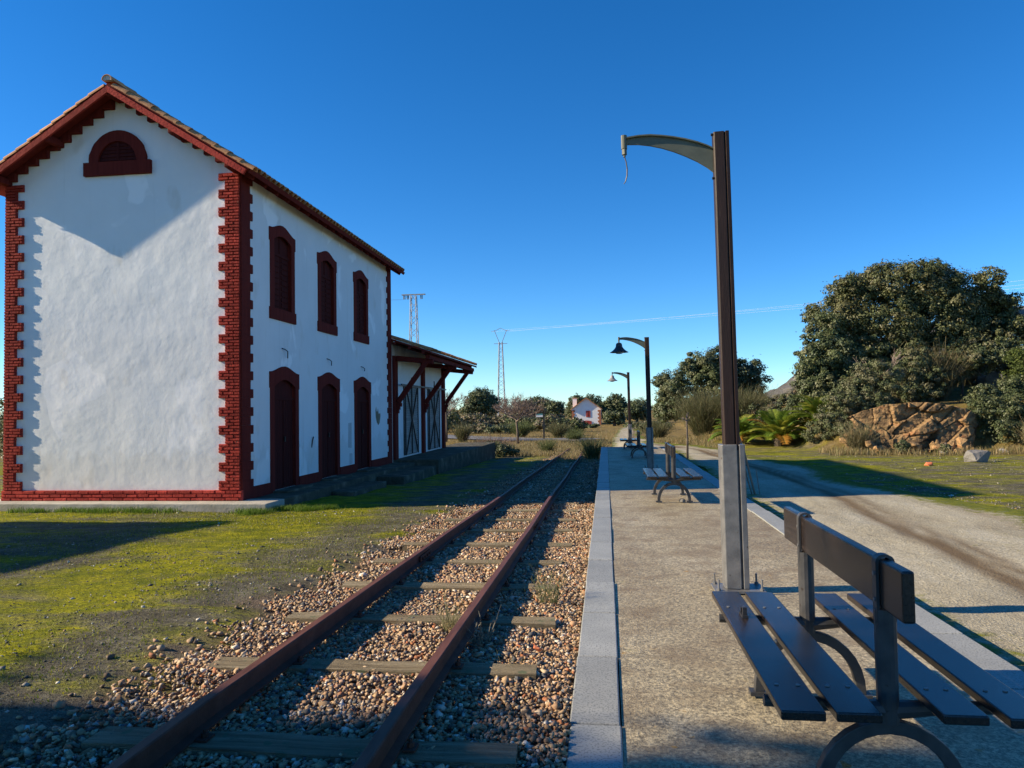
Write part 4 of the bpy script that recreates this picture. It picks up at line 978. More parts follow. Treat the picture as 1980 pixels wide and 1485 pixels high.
# ------------------------------------------------------------------ lamps
def profile_post(s, z0, z1, name):
    poly = [(-.10, -.055), (-.085, -.075), (.035, -.085), (.035, -.055), (.052, -.055), (.052, -.088), (.098, -.088), (.098, .088), (-.085, .088), (-.10, .07)]
    b = MB(); b.prism([(x*s, y*s) for x, y in poly], lambda a, q, d: (a, q, d), z0, z1); return b
def lamp(label, head, loc, sc):
    t = thing('platform_lamp', label, 'lamp post', loc, 'lamps along the platform'); t.scale = (sc,)*3
    W = False
    b = MB(); b.box(-.19, .22, -.15, .15, 0.001, .02); bp = part('base_plate', b, MAT['steel_grey'], t, W)
    for x, y in ((-.16, -.12), (.19, -.12), (-.16, .12), (.19, .12)):
        b = MB(); b.tube([(x, y, .02), (x, y, .11)], .009, 6); b.tube([(x, y, .02), (x, y, .037)], .019, 6); part('bolt', b, MAT['steel_grey'], bp, W)
    part('sleeve', profile_post(1.0, .021, 1.23, 's'), MAT['steel_grey'], t, W, bevel=.006)
    part('post', profile_post(.66, 1.18, 3.92, 'p'), MAT['post_brown'], t, W, bevel=.004)
    U = [(-.80, 3.925), (-.70, 3.935), (-.60, 3.935), (-.50, 3.922), (-.40, 3.903), (-.30, 3.878), (-.20, 3.845), (-.12, 3.81), (-.064, 3.78)]
    Lw = [(-.80, 3.872), (-.70, 3.866), (-.60, 3.848), (-.50, 3.82), (-.40, 3.782), (-.30, 3.735), (-.20, 3.68), (-.12, 3.625), (-.064, 3.575)]
    fn = lambda a, q, d: (a, d, q)
    b = MB(); b.strip(U, Lw, fn, -.010, .010); arm = part('arm', b, MAT['arm'], t, W)
    b = MB(); b.strip([(x, z+.008) for x, z in U], [(x, z-.004) for x, z in U], fn, -.034, .034); part('arm_flange', b, MAT['arm'], arm, W)
    b = MB(); b.tube([(-.825, 0, 3.955), (-.825, 0, 3.835)], .027, 10); b.tube([(-.825, 0, 3.834), (-.825, 0, 3.785)], .024, 6); b.tube([(-.825, 0, 3.784), (-.825, 0, 3.765)], .011, 8); part('socket', b, MAT['arm'], arm, W)
    for z in (3.90, 3.52):
        b = MB(); b.tube([(-.064, -.03, z), (-.085, -.03, z)], .012, 6); part('bolt', b, MAT['dark_iron'], arm, W)
    if head == 'wire':
        b = MB(); b.tube([(-.825, 0, 3.766), (-.812, 0, 3.72), (-.805, .005, 3.66), (-.808, .01, 3.60), (-.822, .01, 3.55), (-.838, .012, 3.53)], [.005, .005, .006, .006, .005, .003], 5); part('loose_wire', b, MAT['dark_iron'], t, W)
    else:
        b = MB(); b.lathe([(.012, 3.785), (.05, 3.782), (.085, 3.755), (.095, 3.71), (.10, 3.665), (.135, 3.61), (.19, 3.555), (.245, 3.515), (.28, 3.497), (.278, 3.489), (.235, 3.50), (.18, 3.54), (.12, 3.60), (.08, 3.66), (.07, 3.73)], (-.825, 0, 0), 24)
        part('lamp_shade', b, MAT['shade'] if head == 'dark' else MAT['shade_grey'], t, W, smooth=True)
        b = MB(); b.lathe([(.13, 3.505), (.12, 3.475), (.08, 3.452), (.0, 3.442)], (-.825, 0, 0), 16); part('diffuser', b, MAT['glass'], t, W, smooth=True)
    t.rotation_euler = (0, R(-.5), R(0))
    return t
lamp('tall brown lamp post without its shade, a loose wire hanging from the arm', 'wire', (1.067, 6.51, 0), 1.0)
lamp('lamp post with a dark bell shade in the shadow of the station', 'dark', (1.105, 19.09, 0), .855)
lamp('farthest lamp post with a pale bell shade, at the end of the platform', 'grey', (.93, 29.3, 0), .755)

# ------------------------------------------------------------------ benches
def bench_proto():
    t = thing('platform_bench', 'x', 'bench', (0, 0, 0), 'double-sided benches on the platform'); W = False
    random.seed(5)
    for x0, x1, ya, yb in ((-.45, -.295, -.875, .875), (-.26, -.105, -.875, .865), (.10, .25, -.865, .86), (.31, .46, -.88, .87)):
        b = MB(); b.box(x0, x1, ya, yb, .428, .463); part('seat_board', b, MAT['bench_wood'], t, W, bevel=.006)
    b = MB(); b.box(-.022, .022, -.86, .90, .772, .957); part('backrest', b, MAT['bench_wood'], t, W, bevel=.008)
    for y in (-.62, .52):
        b = MB(); b.tube([(0, y, .335), (0, y, .765)], .040, 14); p = part('back_post', b, MAT['bench_metal'], t, W, smooth=False)
        A = [(-.036, .72), (-.036, .80), (-.036, .90)] + [(-.036*math.cos(math.pi*k/8), .945+.030*math.sin(math.pi*k/8)) for k in range(9)] + [(.036, .90), (.036, .80), (.036, .72)]
        B = [(x*.68, z-(.010 if z > .94 else 0)) for x, z in A]
        b = MB(); b.strip(A, B, lambda a, q, d: (a, d, q), y-.020, y+.020); part('strap', b, MAT['bench_metal'], p, W)
        for xb in (-.41, -.33, -.22, -.145, .14, .21, .35, .42):
            b = MB(); b.tube([(xb, y, .4625), (xb, y, .4665)], .009, 8); part('bolt', b, MAT['steel_grey'], t, W)
        for zb in (.80, .90):
            b = MB(); b.tube([(-.040, y, zb), (-.034, y, zb)], .009, 8); part('bolt', b, MAT['steel_grey'], p, W)
        b = MB(); b.tube([(-.46, y, .402), (-.2, y, .395), (0, y, .38), (.2, y, .395), (.46, y, .402)], [.022, .026, .036, .026, .022], 10); part('cross_bar', b, MAT['bench_metal'], t, W)
        A = []; B = []
        for k in range(17):
            a = math.pi*k/16; A.append((-.285*math.cos(a), .02+.325*math.sin(a)**.9)); B.append((-.235*math.cos(a), .02+.275*math.sin(a)**.9))
        b = MB(); b.strip(A, B, lambda a, q, d: (a, d, q), y-.022, y+.022); p = part('arched_leg', b, MAT['bench_metal'], t, W, bevel=.004)
        for s_ in (-1, 1):
            b = MB(); b.box(s_*.26-.05, s_*.26+.05, y-.035, y+.035, 0.001, .022); part('foot_plate', b, MAT['bench_metal'], p, W)
    return t
bp_ = bench_proto()
for i, (loc, sc, lab) in enumerate((((1.05, 3.65, 0), 1.0, 'nearest dark board bench in the right foreground, seats on both sides'),
        ((1.085, 13.0, 0), .955, 'second bench at the edge of the station shadow, behind the near lamp post'),
        ((1.02, 23.95, 0), .86, 'third bench just behind the lamp post with the dark shade'),
        ((.88, 30.0-.9, 0), .77, 'farthest small bench beside the lamp post with the pale shade'))):
    t = bp_ if i == 0 else copy_tree(bp_)
    t.location = loc; t.scale = (sc,)*3; t['label'] = lab
b = MB(); b.box(-.375, -.345, .30, .40, .4635, .475); b.box(-.37, -.35, .31, .335, .475, .515); b.box(-.37, -.35, .37, .39, .475, .5)
part('broken_bracket', b, MAT['dark_iron'], bp_, False)

# ------------------------------------------------------------------ small things near the track and platform
def hull(name, pts, m, par=None):
    bm = bmesh.new()
    for p in pts: bm.verts.new(p)
    bmesh.ops.convex_hull(bm, input=bm.verts)
    for v in [v for v in bm.verts if not v.link_faces]: bm.verts.remove(v)
    me = bpy.data.meshes.new(name); bm.to_mesh(me); bm.free()
    return link(name, me, m, par)
def rock_pts(c, s, n, seed, tilt=0.0, yaw=0.0):
    r = np.random.default_rng(seed); p = r.uniform(-1, 1, (n, 3)); p /= np.maximum(np.abs(p).max(1), .001)[:, None]; p *= r.uniform(.72, 1, (n, 1))
    p = p*np.array(s)
    Rm = np.array(Matrix.Rotation(yaw, 3, 'Z') @ Matrix.Rotation(tilt, 3, 'Y')); return (p@Rm.T + np.array(c)).tolist()
o = hull('brick_fragment', rock_pts((-.47, 4.75, .03), (.035, .05, .02), 12, 3, .2, .6), MAT['brick_frag']); tag(o, 'bright orange piece of broken brick on the ballast beside the kerb', 'brick')
zz = float(height(9.35, 23.1)); o = hull('brick_fragment', rock_pts((9.35, 23.1, zz+.05), (.17, .09, .06), 14, 5, .1, .2), MAT['brick_frag']); tag(o, 'orange broken brick lying on the grass right of the road', 'brick')
zz = float(height(11.2, 24.2)); o = hull('boulder', rock_pts((11.2, 24.2, zz+.16), (.33, .25, .24), 22, 9, .1, .4), MAT['rock_grey']); tag(o, 'grey banded boulder lying alone on the grass in front of the outcrop', 'rock')
for i, (x, y, s) in enumerate(((13.4, 23.6, .2), (13.9, 24.1, .28), (12.9, 22.0, .12))):
    zz = float(height(x, y)); o = hull('boulder', rock_pts((x, y, zz+s*.4), (s, s*.8, s*.55), 18, 20+i, .1, i), MAT['rock_grey']); tag(o, ['small pale stone', 'largest stone', 'smallest stone'][i] + ' of the three at the right edge of the grass', 'rock', 'stones at the right edge')
b = MB(); b.lathe([(.0, .0), (.055, .0), (.05, .03), (.03, .05), (0, .055)], (0, 0, 0), 8)
o = part('pebble', b, MAT['rock_grey'], None); o.location = (1.22, 12.46, .001); tag(o, 'dark stone lying between the legs of the second bench', 'stone')
o = hull('pebble', rock_pts((.98, 3.35, .02), (.02, .025, .018), 12, 31, .1, .3), MAT['rock_red']); tag(o, 'small brown stone on the concrete under the nearest bench', 'stone')
# stakes of a lost sapling at the road side
t = thing('tree_stakes', 'thin leaning wooden stakes stuck in the ground behind the near lamp', 'stakes', (2.92, 15.3, -.25))
for (a, b_, r) in (((2.95, 15.3, -.35), (2.62, 15.2, .98), .022), ((2.90, 15.32, -.35), (2.60, 15.26, .95), .014), ((3.02, 15.25, -.35), (2.93, 15.2, .3), .009)):
    mb = MB(); branch_tube(mb, a, b_, r, r*.7, 7, .015); part('stake', mb, MAT['wood_pole'], t)
# young tree by the road
bare_tree('sapling', 'thin bare sapling growing beside the platform, right of the second lamp', 2.78, 26.3, 1.9, .0, .5, 12, 1.45, .04, None, 3, 'twig', (1, 2))

# ------------------------------------------------------------------ grass
def patch(n, x0, x1, y0, y1): return np.column_stack([rng.uniform(x0, x1, n), rng.uniform(y0, y1, n)])
GR = [(.16, .20, .012), (.22, .24, .015), (.11, .15, .012), (.30, .28, .02), (.20, .16, .05)]
DRYC = [(.30, .23, .11), (.24, .18, .085), (.36, .29, .16), (.20, .16, .07), (.17, .17, .06)]
xy = np.concatenate([patch(95000, -12.5, -3.0, 3.2, 13), patch(16000, -9, -3.5, 11.0, 13.8), patch(7000, 2.4, 3.3, 4, 24), patch(9000, 6, 14, 12, 29)])
k = fbm(xy[:, 0]*1.0, xy[:, 1], 1.6, 6) + rng.uniform(-.12, .12, len(xy)) > .50; xy = xy[k]
V, F, C = blades(xy, .028, .0042, 1.0, GR, 5); o = link('short_grass', fast_mesh('short_grass', V, F, C), MAT['leaf_soft']); tag(o, 'short green grass growing in the moss of the station yard', 'grass', kind='stuff')
k = []; 
c = np.array([(-10.9+.27*i + random.uniform(-.1, .1), 12.60+random.uniform(-.06, .06)) for i in range(12)] + [(-5.95+.1*i, 13.1+random.uniform(-.1, .3)) for i in range(9)] + [(-6.2+random.uniform(-.3, .5), 12.6+random.uniform(-.2, .4)) for i in range(8)])
xy = np.concatenate([np.array(p)+rng.normal(size=(220, 2))*.09 for p in c])
V, F, C = blades(xy, .10, .004, .6, [(.10, .17, .015), (.13, .20, .02), (.08, .14, .015)], 6); o = link('grass_tufts', fast_mesh('grass_tufts', V, F, C), MAT['leaf_soft']); tag(o, 'fresh green grass tufts along the foot of the station wall', 'grass', kind='stuff')
# dry meadow beyond the platform and round the outcrop
xy = np.concatenate([patch(26000, -7, 0.2, 37, 58), patch(9000, -2.4, 2.0, 30.5, 40), patch(12000, 3.2, 9.5, 38, 62), patch(9000, -14, 5, 55, 85), patch(1200, 8.2, 9.6, 27.5, 31), patch(1500, 9.2, 15.5, 28.0, 29.6), patch(1800, 14.5, 16.5, 27, 30), patch(7000, 2.6, 6.2, 34, 48)])
xl, xr = road_x(xy[:, 1]); k = ~((xy[:, 0] > xl+.2) & (xy[:, 0] < xr-.2)) & (vnoise(xy[:, 0], xy[:, 1], .8, 71) > .42); xy = xy[k]
V, F, C = blades(xy, .26, .010, .7, DRYC, 8); o = link('dry_grass', fast_mesh('dry_grass', V, F, C), MAT['leaf_soft']); tag(o, 'dry yellow grass covering the ground beyond the platform', 'grass', kind='stuff')
# weeds in the ballast
xy = np.concatenate([np.column_stack([rng.uniform(-.75, -.24, 2600), rng.uniform(3.1, 4.3, 2600)]), np.column_stack([rng.uniform(-2.8, -2.4, 500), rng.uniform(3, 9, 500)])])
k = vnoise(xy[:, 0], xy[:, 1], .22, 91) > .52; xy = xy[k]
V, F, C = blades(xy, .06, .0022, 1.2, [(.22, .17, .04), (.16, .15, .03), (.28, .2, .07), (.12, .14, .03)], 9); o = link('ballast_weeds', fast_mesh('ballast_weeds', V, F, C), MAT['leaf_soft']); tag(o, 'thin yellow weeds growing through the ballast beside the platform', 'grass', kind='stuff')
WEED = [(.22, .21, .10), (.28, .25, .13), (.16, .18, .07)]
broom('weed', 'dry feathery weed in the middle of the track beside the right rail', -1.16, 5.30, .11, .30, 45, WEED, 41, 'weeds in the track', .002, 'weed')
broom('weed', 'grey twiggy weed leaning against the outside of the right rail', -.86, 5.05, .10, .24, 22, [(.2, .18, .13), (.26, .23, .17)], 42, 'weeds in the track', .003, 'weed')
broom('weed', 'green weed growing between the sleepers next to the kerb', -.50, 6.15, .13, .34, 60, [(.13, .15, .05), (.2, .19, .08)], 43, 'weeds in the track', .002, 'weed')
broom('weed', 'small dry weed at the right end of the second sleeper', -.62, 4.52, .08, .12, 25, WEED, 44, 'weeds in the track', .0018, 'weed')

# ------------------------------------------------------------------ rock outcrop on the right
outc = thing('rock_outcrop', 'broken ochre rock outcrop with mossy top, right of the dirt road', 'rock', (12, 30.5, -.3))
rr = np.random.default_rng(21); k = 0
def rb(c, sz, tilt, yaw, m_='rock_red', n=13):
    global k
    hull('rock_block', rock_pts(c, sz, n, 300+k, tilt, yaw), MAT[m_], outc); k += 1
nu_, nv_ = 190, 84
U_, V_g = np.meshgrid(np.linspace(0, 1, nu_), np.linspace(0, 1, nv_))
fx = 9.75+5.0*U_; top = 1.62*np.sin(np.pi*np.clip(.12+.80*U_, 0, 1))**.45 + .08*(vnoise(fx, fx*0, .5, 5)-.5)
fz = -.45+(top+.45)*V_g
def cells(a, b, n, seed, jitter=.9):
    """nearest and second nearest of jittered grid points: cell id and crack distance"""
    ia = np.floor(a).astype(int); ib = np.floor(b).astype(int); d1 = np.full(a.shape, 9.); d2 = d1.copy(); cid = np.zeros(a.shape)
    for i in (-1, 0, 1):
        for j in (-1, 0, 1):
            px_ = ia+i+.5+(hash2(ia+i, ib+j, seed)-.5)*jitter; py_ = ib+j+.5+(hash2(ia+i, ib+j, seed+9)-.5)*jitter
            d = np.hypot(a-px_, b-py_); c_ = hash2(ia+i, ib+j, seed+23); nr = d < d1
            d2 = np.where(nr, d1, np.minimum(d2, d)); cid = np.where(nr, c_, cid); d1 = np.where(nr, d, d1)
    return cid, d2-d1
# upper left: upright blocks; lower right: strata dipping to the left
dip = sstep(.18, .42, U_ - .25*(V_g-.5)); ca, sa = math.cos(.55), math.sin(.55)
c1, k1 = cells(fx*2.0, fz*1.15, 0, 3); r1 = fx*ca+fz*sa; r2 = -fx*sa+fz*ca
c2, k2 = cells(r1*.9, r2*3.0, 0, 7); c3, k3 = cells(fx*7, fz*7, 0, 11)
dep = (c1*.42*(1-dip) + c2*.55*dip) + .05*c3 + .05*fbm(fx*3, fz*3, 1.0, 13)
crack = np.where(dip < .5, k1, k2); dep = dep - .12*sstep(.10, 0, crack)
fy = 31.15 - dep - .55*(1-V_g)**1.3 + .10*np.abs(U_-.45)*4 + .5*sstep(.82, 1, U_)
wx = fx + (vnoise(fx*4, fz*4, 1, 17)-.5)*.06; wz = fz + (vnoise(fx*4, fz*4, 1, 19)-.5)*.06
wv = np.stack([wx, fy, wz], -1); back = wv[-1:].copy(); back[..., 1] += .9; back[..., 2] -= .15
G_ = np.concatenate([wv, back]); I = np.arange(G_.shape[0]*nu_).reshape(-1, nu_)
F = np.stack([I[:-1, :-1].ravel(), I[:-1, 1:].ravel(), I[1:, 1:].ravel(), I[1:, :-1].ravel()], 1)
link('rock_face', fast_mesh('rock_face', G_.reshape(-1, 3), F), MAT['rock_red'], outc)
for i in range(16):                                             # loose blocks at the base
    x = 9.9+rr.uniform(0, 3.9); rb((x, 29.75+rr.uniform(-.15, .2), rr.uniform(-.3, .05)), (rr.uniform(.10, .26), rr.uniform(.15, .26), rr.uniform(.12, .26)), rr.uniform(-.6, .5), rr.uniform(-.6, .6))
for i in range(7): rb((9.35+rr.uniform(-.25, .35), 30.6+rr.uniform(-.2, .2), rr.uniform(-.1, .45)), (rr.uniform(.12, .25), .22, rr.uniform(.14, .3)), rr.uniform(-.5, .5), rr.uniform(-.5, .5))
# rubble at its foot
for i in range(14):
    x = 12.0+rr.uniform(0, 3.4); y = 28.6+rr.uniform(0, 1.0); s = rr.uniform(.07, .2); z = float(height(x, y))
    o = hull('rubble_stone', rock_pts((x, y, z+s*.3), (s, s*.8, s*.5), 12, 500+i, .2, i), MAT['rock_red'] if i % 3 else MAT['rock_grey'])
    tag(o, 'loose stone in the rubble at the foot of the ochre outcrop', 'rock', 'rubble stones below the outcrop')
# grey granite hill behind, its shaded side put into a darker rock colour
gxh = np.linspace(11.5, 34, 60); gyh = np.linspace(52, 82, 46); GX, GY = np.meshgrid(gxh, gyh)
hz = np.clip(.66*(GX-11.8), 0, 6.2)*sstep(52, 58, GY)*sstep(82, 70, GY)*sstep(34, 24, GX)
hz = hz + (fbm(GX, GY, 3.0, 15, 5)-.5)*2.4*sstep(.2, 2, hz) + (np.floor(vnoise(GX, GY, 1.2, 16)*3)/3-.3)*.8*sstep(.2, 2, hz); GZ = height(GX, GY)-.6+hz
I = np.arange(GX.size).reshape(GX.shape); F = np.stack([I[:-1, :-1].ravel(), I[:-1, 1:].ravel(), I[1:, 1:].ravel(), I[1:, :-1].ravel()], 1)
o = link('granite_hill', fast_mesh('granite_hill', np.stack([GX.ravel(), GY.ravel(), GZ.ravel()], 1), F), MAT['rock_shade']); tag(o, kind='structure')
rr = np.random.default_rng(77)
for i in range(95):
    x = 12.3+rr.uniform(0, 1)*7; y = 54.5+rr.uniform(-1.2, 1.2); uu = rr.uniform(.1, 1); z = .6+uu*(1.7+.85*(x-12.3))
    hull('rock_block', rock_pts((x, y-1.2+.5*rr.uniform(), z), (rr.uniform(.35, .9), rr.uniform(.3, .7), rr.uniform(.25, .7)), 14, 800+i, rr.uniform(-.3, .2), rr.uniform(-1, 1)), MAT['rock_shade'], o)
for i, (x, y, z, s) in enumerate(((17.6, 39.5, 3.3, .9), (19.2, 40.5, 4.4, 1.1), (18.6, 38.6, 2.7, .7), (16.2, 39.2, 2.7, .55), (20.2, 39.4, 5.6, .9), (14.9, 40.2, 3.2, .5), (17.0, 38.8, 3.9, .45), (21.0, 40, 3.3, 1.2))):
    o = hull('granite_boulder', rock_pts((x, y, z), (s, s*.8, s*.75), 24, 600+i, .2, i*.7), MAT['rock_grey'])
    tag(o, 'pale granite boulder among the bushes under the large oak', 'rock', 'granite boulders under the large oak')

# ------------------------------------------------------------------ trees on the right
oak('holm_oak', 'largest holm oak, broad dark crown above the ochre outcrop', 'tree', 14.6, 38.0,
    [(11.6, 37.6, 5.6, 1.5, 1.5, 1.4), (12.2, 38.0, 7.0, 1.2, 1.4, .95), (13.6, 37.4, 7.3, 1.5, 1.5, 1.0), (15.4, 37.8, 7.3, 1.6, 1.6, 1.05), (17.0, 38.0, 6.6, 1.6, 1.5, 1.2), (18.4, 38.2, 5.6, 1.2, 1.4, 1.1), (13.2, 37.0, 5.6, 1.5, 1.3, 1.2), (15.2, 37.0, 5.4, 1.6, 1.2, 1.2), (17.0, 37.2, 5.0, 1.3, 1.2, 1.1), (12.4, 36.8, 4.3, 1.1, 1.2, .9), (18.9, 37.4, 6.3, .6, .8, .5), (14.4, 37.2, 6.5, 1.6, 1.2, 1.1), (16.2, 37.2, 6.3, 1.4, 1.2, 1.0), (14.2, 36.8, 4.4, 1.4, 1.1, .9), (16.2, 36.8, 4.3, 1.3, 1.1, .9)] + [(14.8+4.2*math.cos(a_)*q_, 37.6+.8*math.sin(a_*7), 5.6+2.35*math.sin(a_)*q_, .55+.25*abs(math.sin(a_*5)), .7, .42+.2*abs(math.cos(a_*3))) for a_, q_ in zip([-.25, 0, .22, .5, .78, 1.02, 1.3, 1.55, 1.85, 2.1, 2.4, 2.65, 2.95, 3.3], [1.0, .96, 1.05, .93, 1.05, .95, 1.04, .97, 1.06, .95, 1.05, .95, 1.03, .96])],
    150000, .055, OAK_WARM, 11, None, .3, absolute=True, sub=.30)
oak('holm_oak', 'dark green holm oak left of the largest oak, foliage to the ground', 'tree', 10.5, 36.6,
    [(10.3, 36.4, 4.9, 1.0, 1.0, .95), (9.9, 36.3, 3.6, 1.05, 1.1, 1.2), (10.9, 36.2, 3.8, 1.2, 1.1, 1.3), (10.1, 36.0, 2.2, 1.0, 1.0, 1.1), (11.2, 35.8, 2.3, 1.1, 1.0, 1.2), (11.9, 36.4, 3.3, 1.0, 1.0, 1.1), (9.5, 36.2, 2.7, .7, .8, .9)],
    90000, .05, OAK, 12, None, .2, absolute=True)
oak('holm_oak', 'rounded holm oak in the middle distance behind the near lamp post', 'tree', 6.3, 45.5,
    [(5.6, 45, 3.6, 1.5, 1.5, 1.2), (6.9, 45, 4.0, 1.6, 1.5, 1.15), (8.2, 45.2, 3.2, 1.3, 1.4, 1.2), (3.9, 44.8, 2.6, 1.0, 1.2, 1.1), (4.8, 44.5, 2.0, 1.3, 1.2, 1.1), (6.5, 44.3, 2.2, 1.5, 1.2, 1.2), (8.4, 44.6, 1.8, 1.2, 1.2, 1.0), (3.7, 44.8, 1.5, .8, 1.0, .8), (3.4, 45, 3.1, .6, .8, .5)],
    110000, .056, OAK, 13, None, .25, absolute=True)
def shrub(label, x, y, lobes, n, size, pal, seed, group=None, mat_='leaf', absolute=False):
    return oak('shrub', label, 'bush', x, y, lobes, n, size, pal, seed, group, .05, mat_, absolute=absolute)
shrub('grey-green bush directly left of the ochre outcrop', 11.0, 33.0, [(10.6, 33, 1.9, .9, .8, 1.0), (11.4, 33, 2.5, 1.0, .9, 1.1), (10.3, 32.6, .9, .7, .7, .8), (11.2, 32.6, 1.6, .8, .6, .6)], 36000, .036, OLIVE, 21, None, 'leaf', True)
shrub('olive bush on the mossy top of the outcrop', 13.6, 35.2, [(13.2, 35.0, 2.6, 1.0, .8, 1.0), (14.3, 35, 2.4, .8, .8, .9), (13.8, 35.2, 3.5, .8, .7, .7)], 24000, .04, OLIVE, 22, None, 'leaf', True)
shrub('bright green bush at the right edge of the picture', 18.2, 33.6, [(17.6, 33.6, 3.0, .9, .8, 1.0), (18.6, 33.4, 2.2, 1.1, .9, 1.2), (17.4, 33.2, 1.7, .8, .8, .8), (18.6, 33.0, 1.1, .9, .8, .8)], 32000, .042, BRIGHT, 23, None, 'leaf_soft', True)
shrub('dark bush filling the hollow right of the outcrop', 16.0, 33.2, [(15.6, 33.0, 1.5, .9, .8, .7), (16.6, 32.8, 1.9, .9, .8, .8), (15.3, 32.4, 1.9, .5, .5, .4)], 20000, .042, OAK, 24, None, 'leaf', True)
shrub('grey-green bush under the right side of the largest oak', 16.2, 36.2, [(15.6, 36.2, 3.2, 1.1, .9, 1.0), (16.8, 36.2, 3.6, 1.0, .9, .9), (17.8, 36.0, 3.9, .9, .9, .9)], 26000, .046, OLIVE+OAK, 25, None, 'leaf', True)
shrub('dark bush beneath the left side of the largest oak', 12.6, 36.6, [(12.3, 36.4, 3.0, 1.1, .9, 1.0), (13.4, 36.4, 3.6, 1.0, .9, .9)], 24000, .046, OAK+OLIVE, 26, None, 'leaf', True)
shrub('ivy-dark bush high on the boulders at the right edge', 19.8, 38.6, [(19.6, 38.4, 5.0, .9, .8, .8), (20.4, 38.4, 4.0, 1.0, .8, .9), (19.4, 38.2, 3.3, .8, .8, .7)], 20000, .046, OAK+OLIVE, 27, None, 'leaf', True)
shrub('small dark tuft bush at the foot of the outcrop, left of the red block', 10.9, 29.1, [(0, 0, .25, .28, .25, .25)], 5000, .024, OAK, 28)
shrub('small grey tuft bush at the foot of the outcrop, below its middle', 12.3, 28.9, [(0, 0, .18, .22, .22, .18)], 4000, .024, OLIVE, 29)
shrub('dark ivy-like bush hanging over the right end of the outcrop', 15.2, 31.6, [(14.8, 31.4, 1.3, .8, .7, .6), (15.8, 31.2, 1.2, .9, .7, .7), (16.8, 31.0, 1.0, .9, .8, .8), (15.2, 30.8, .5, .8, .6, .6), (16.2, 30.6, .4, .9, .6, .6)], 34000, .036, OAK, 30, None, 'leaf', True)
shrub('low grey-green bush between the palms and the outcrop', 9.6, 32.2, [(9.4, 32.2, .9, .8, .7, .6), (9.9, 32.6, 1.6, .8, .7, .7), (8.9, 32.6, .4, .6, .6, .5), (9.7, 31.4, .5, .6, .5, .45)], 26000, .034, OLIVE, 31, None, 'leaf', True)
shrub('dark bush behind the rightmost palm', 9.4, 36.2, [(8.9, 36.4, 1.2, .8, .7, .8), (9.6, 36.0, 1.5, .8, .7, .8), (8.3, 36.8, .8, .7, .7, .7)], 22000, .04, OAK, 32, None, 'leaf', True)
shrub('brownish bush behind the middle palm, under the granite hill', 8.4, 39.5, [(8.0, 39.5, 1.0, 1.0, .8, .8), (9.2, 39.6, 1.4, 1.0, .8, .9), (10.2, 39.6, 1.8, .9, .8, .9)], 22000, .045, OLIVE+[(.16, .12, .07)], 33, None, 'leaf', True)
shrub('dark bush in the shade at the right edge behind the bright bush', 19.4, 34.4, [(19.4, 34.4, 2.6, 1.0, .9, 1.2), (19.8, 34.2, 1.3, 1.0, .9, 1.0), (18.8, 35, 3.6, .9, .9, .8)], 24000, .045, OAK, 34, None, 'leaf', True)
BR = [(.12, .125, .055), (.15, .145, .07), (.10, .11, .045), (.17, .15, .08)]
BRG = [(.10, .125, .045), (.13, .15, .055), (.085, .11, .04)]
broom('broom_bush', 'feathery broom bush under the middle distance oak', 5.3, 41.5, 1.3, 2.0, 1900, BR, 51, 'broom bushes', .007)
broom('broom_bush', 'wide pale broom bush below the middle distance oak, nearer the palms', 7.1, 40.8, 1.5, 1.8, 2000, BR, 52, 'broom bushes', .007)
broom('broom_bush', 'broom bush growing at the end of the track beside the kerb', -.62, 33.0, .55, .95, 420, BRG, 53, 'broom bushes', .006)
broom('broom_bush', 'small broom bush left of the track end', -3.2, 40.5, .55, .75, 300, BRG, 54, 'broom bushes', .006)
broom('broom_bush', 'tall dry broom left of the ochre rocks', 9.7, 30.2, .6, 1.0, 420, [(.25, .21, .11), (.2, .17, .09), (.14, .14, .07)], 55, 'broom bushes', .007)
broom('broom_bush', 'straw coloured grass clump in front of the dark hollow right of the outcrop', 15.5, 28.8, .55, 1.05, 330, [(.28, .22, .11), (.2, .17, .08)], 56, 'broom bushes', .007)
broom('broom_bush', 'grey-green broom at the far right behind the straw clump', 17.2, 30.6, .6, 1.3, 420, BR, 57, 'broom bushes', .008)
broom('broom_bush', 'brown broom on the outcrop top in front of the largest oak', 14.9, 35.6, 1.0, 2.0, 700, [(.17, .14, .07), (.14, .13, .06), (.2, .16, .09)], 58, 'broom bushes', .010)
bare_tree('dead_tree', 'pale leafless branches sticking out of the bush above the outcrop', 12.3, 33.6, 3.4, -.35, .8, 33, 1.4, .06, None, 4, 'twig', (2, 3))

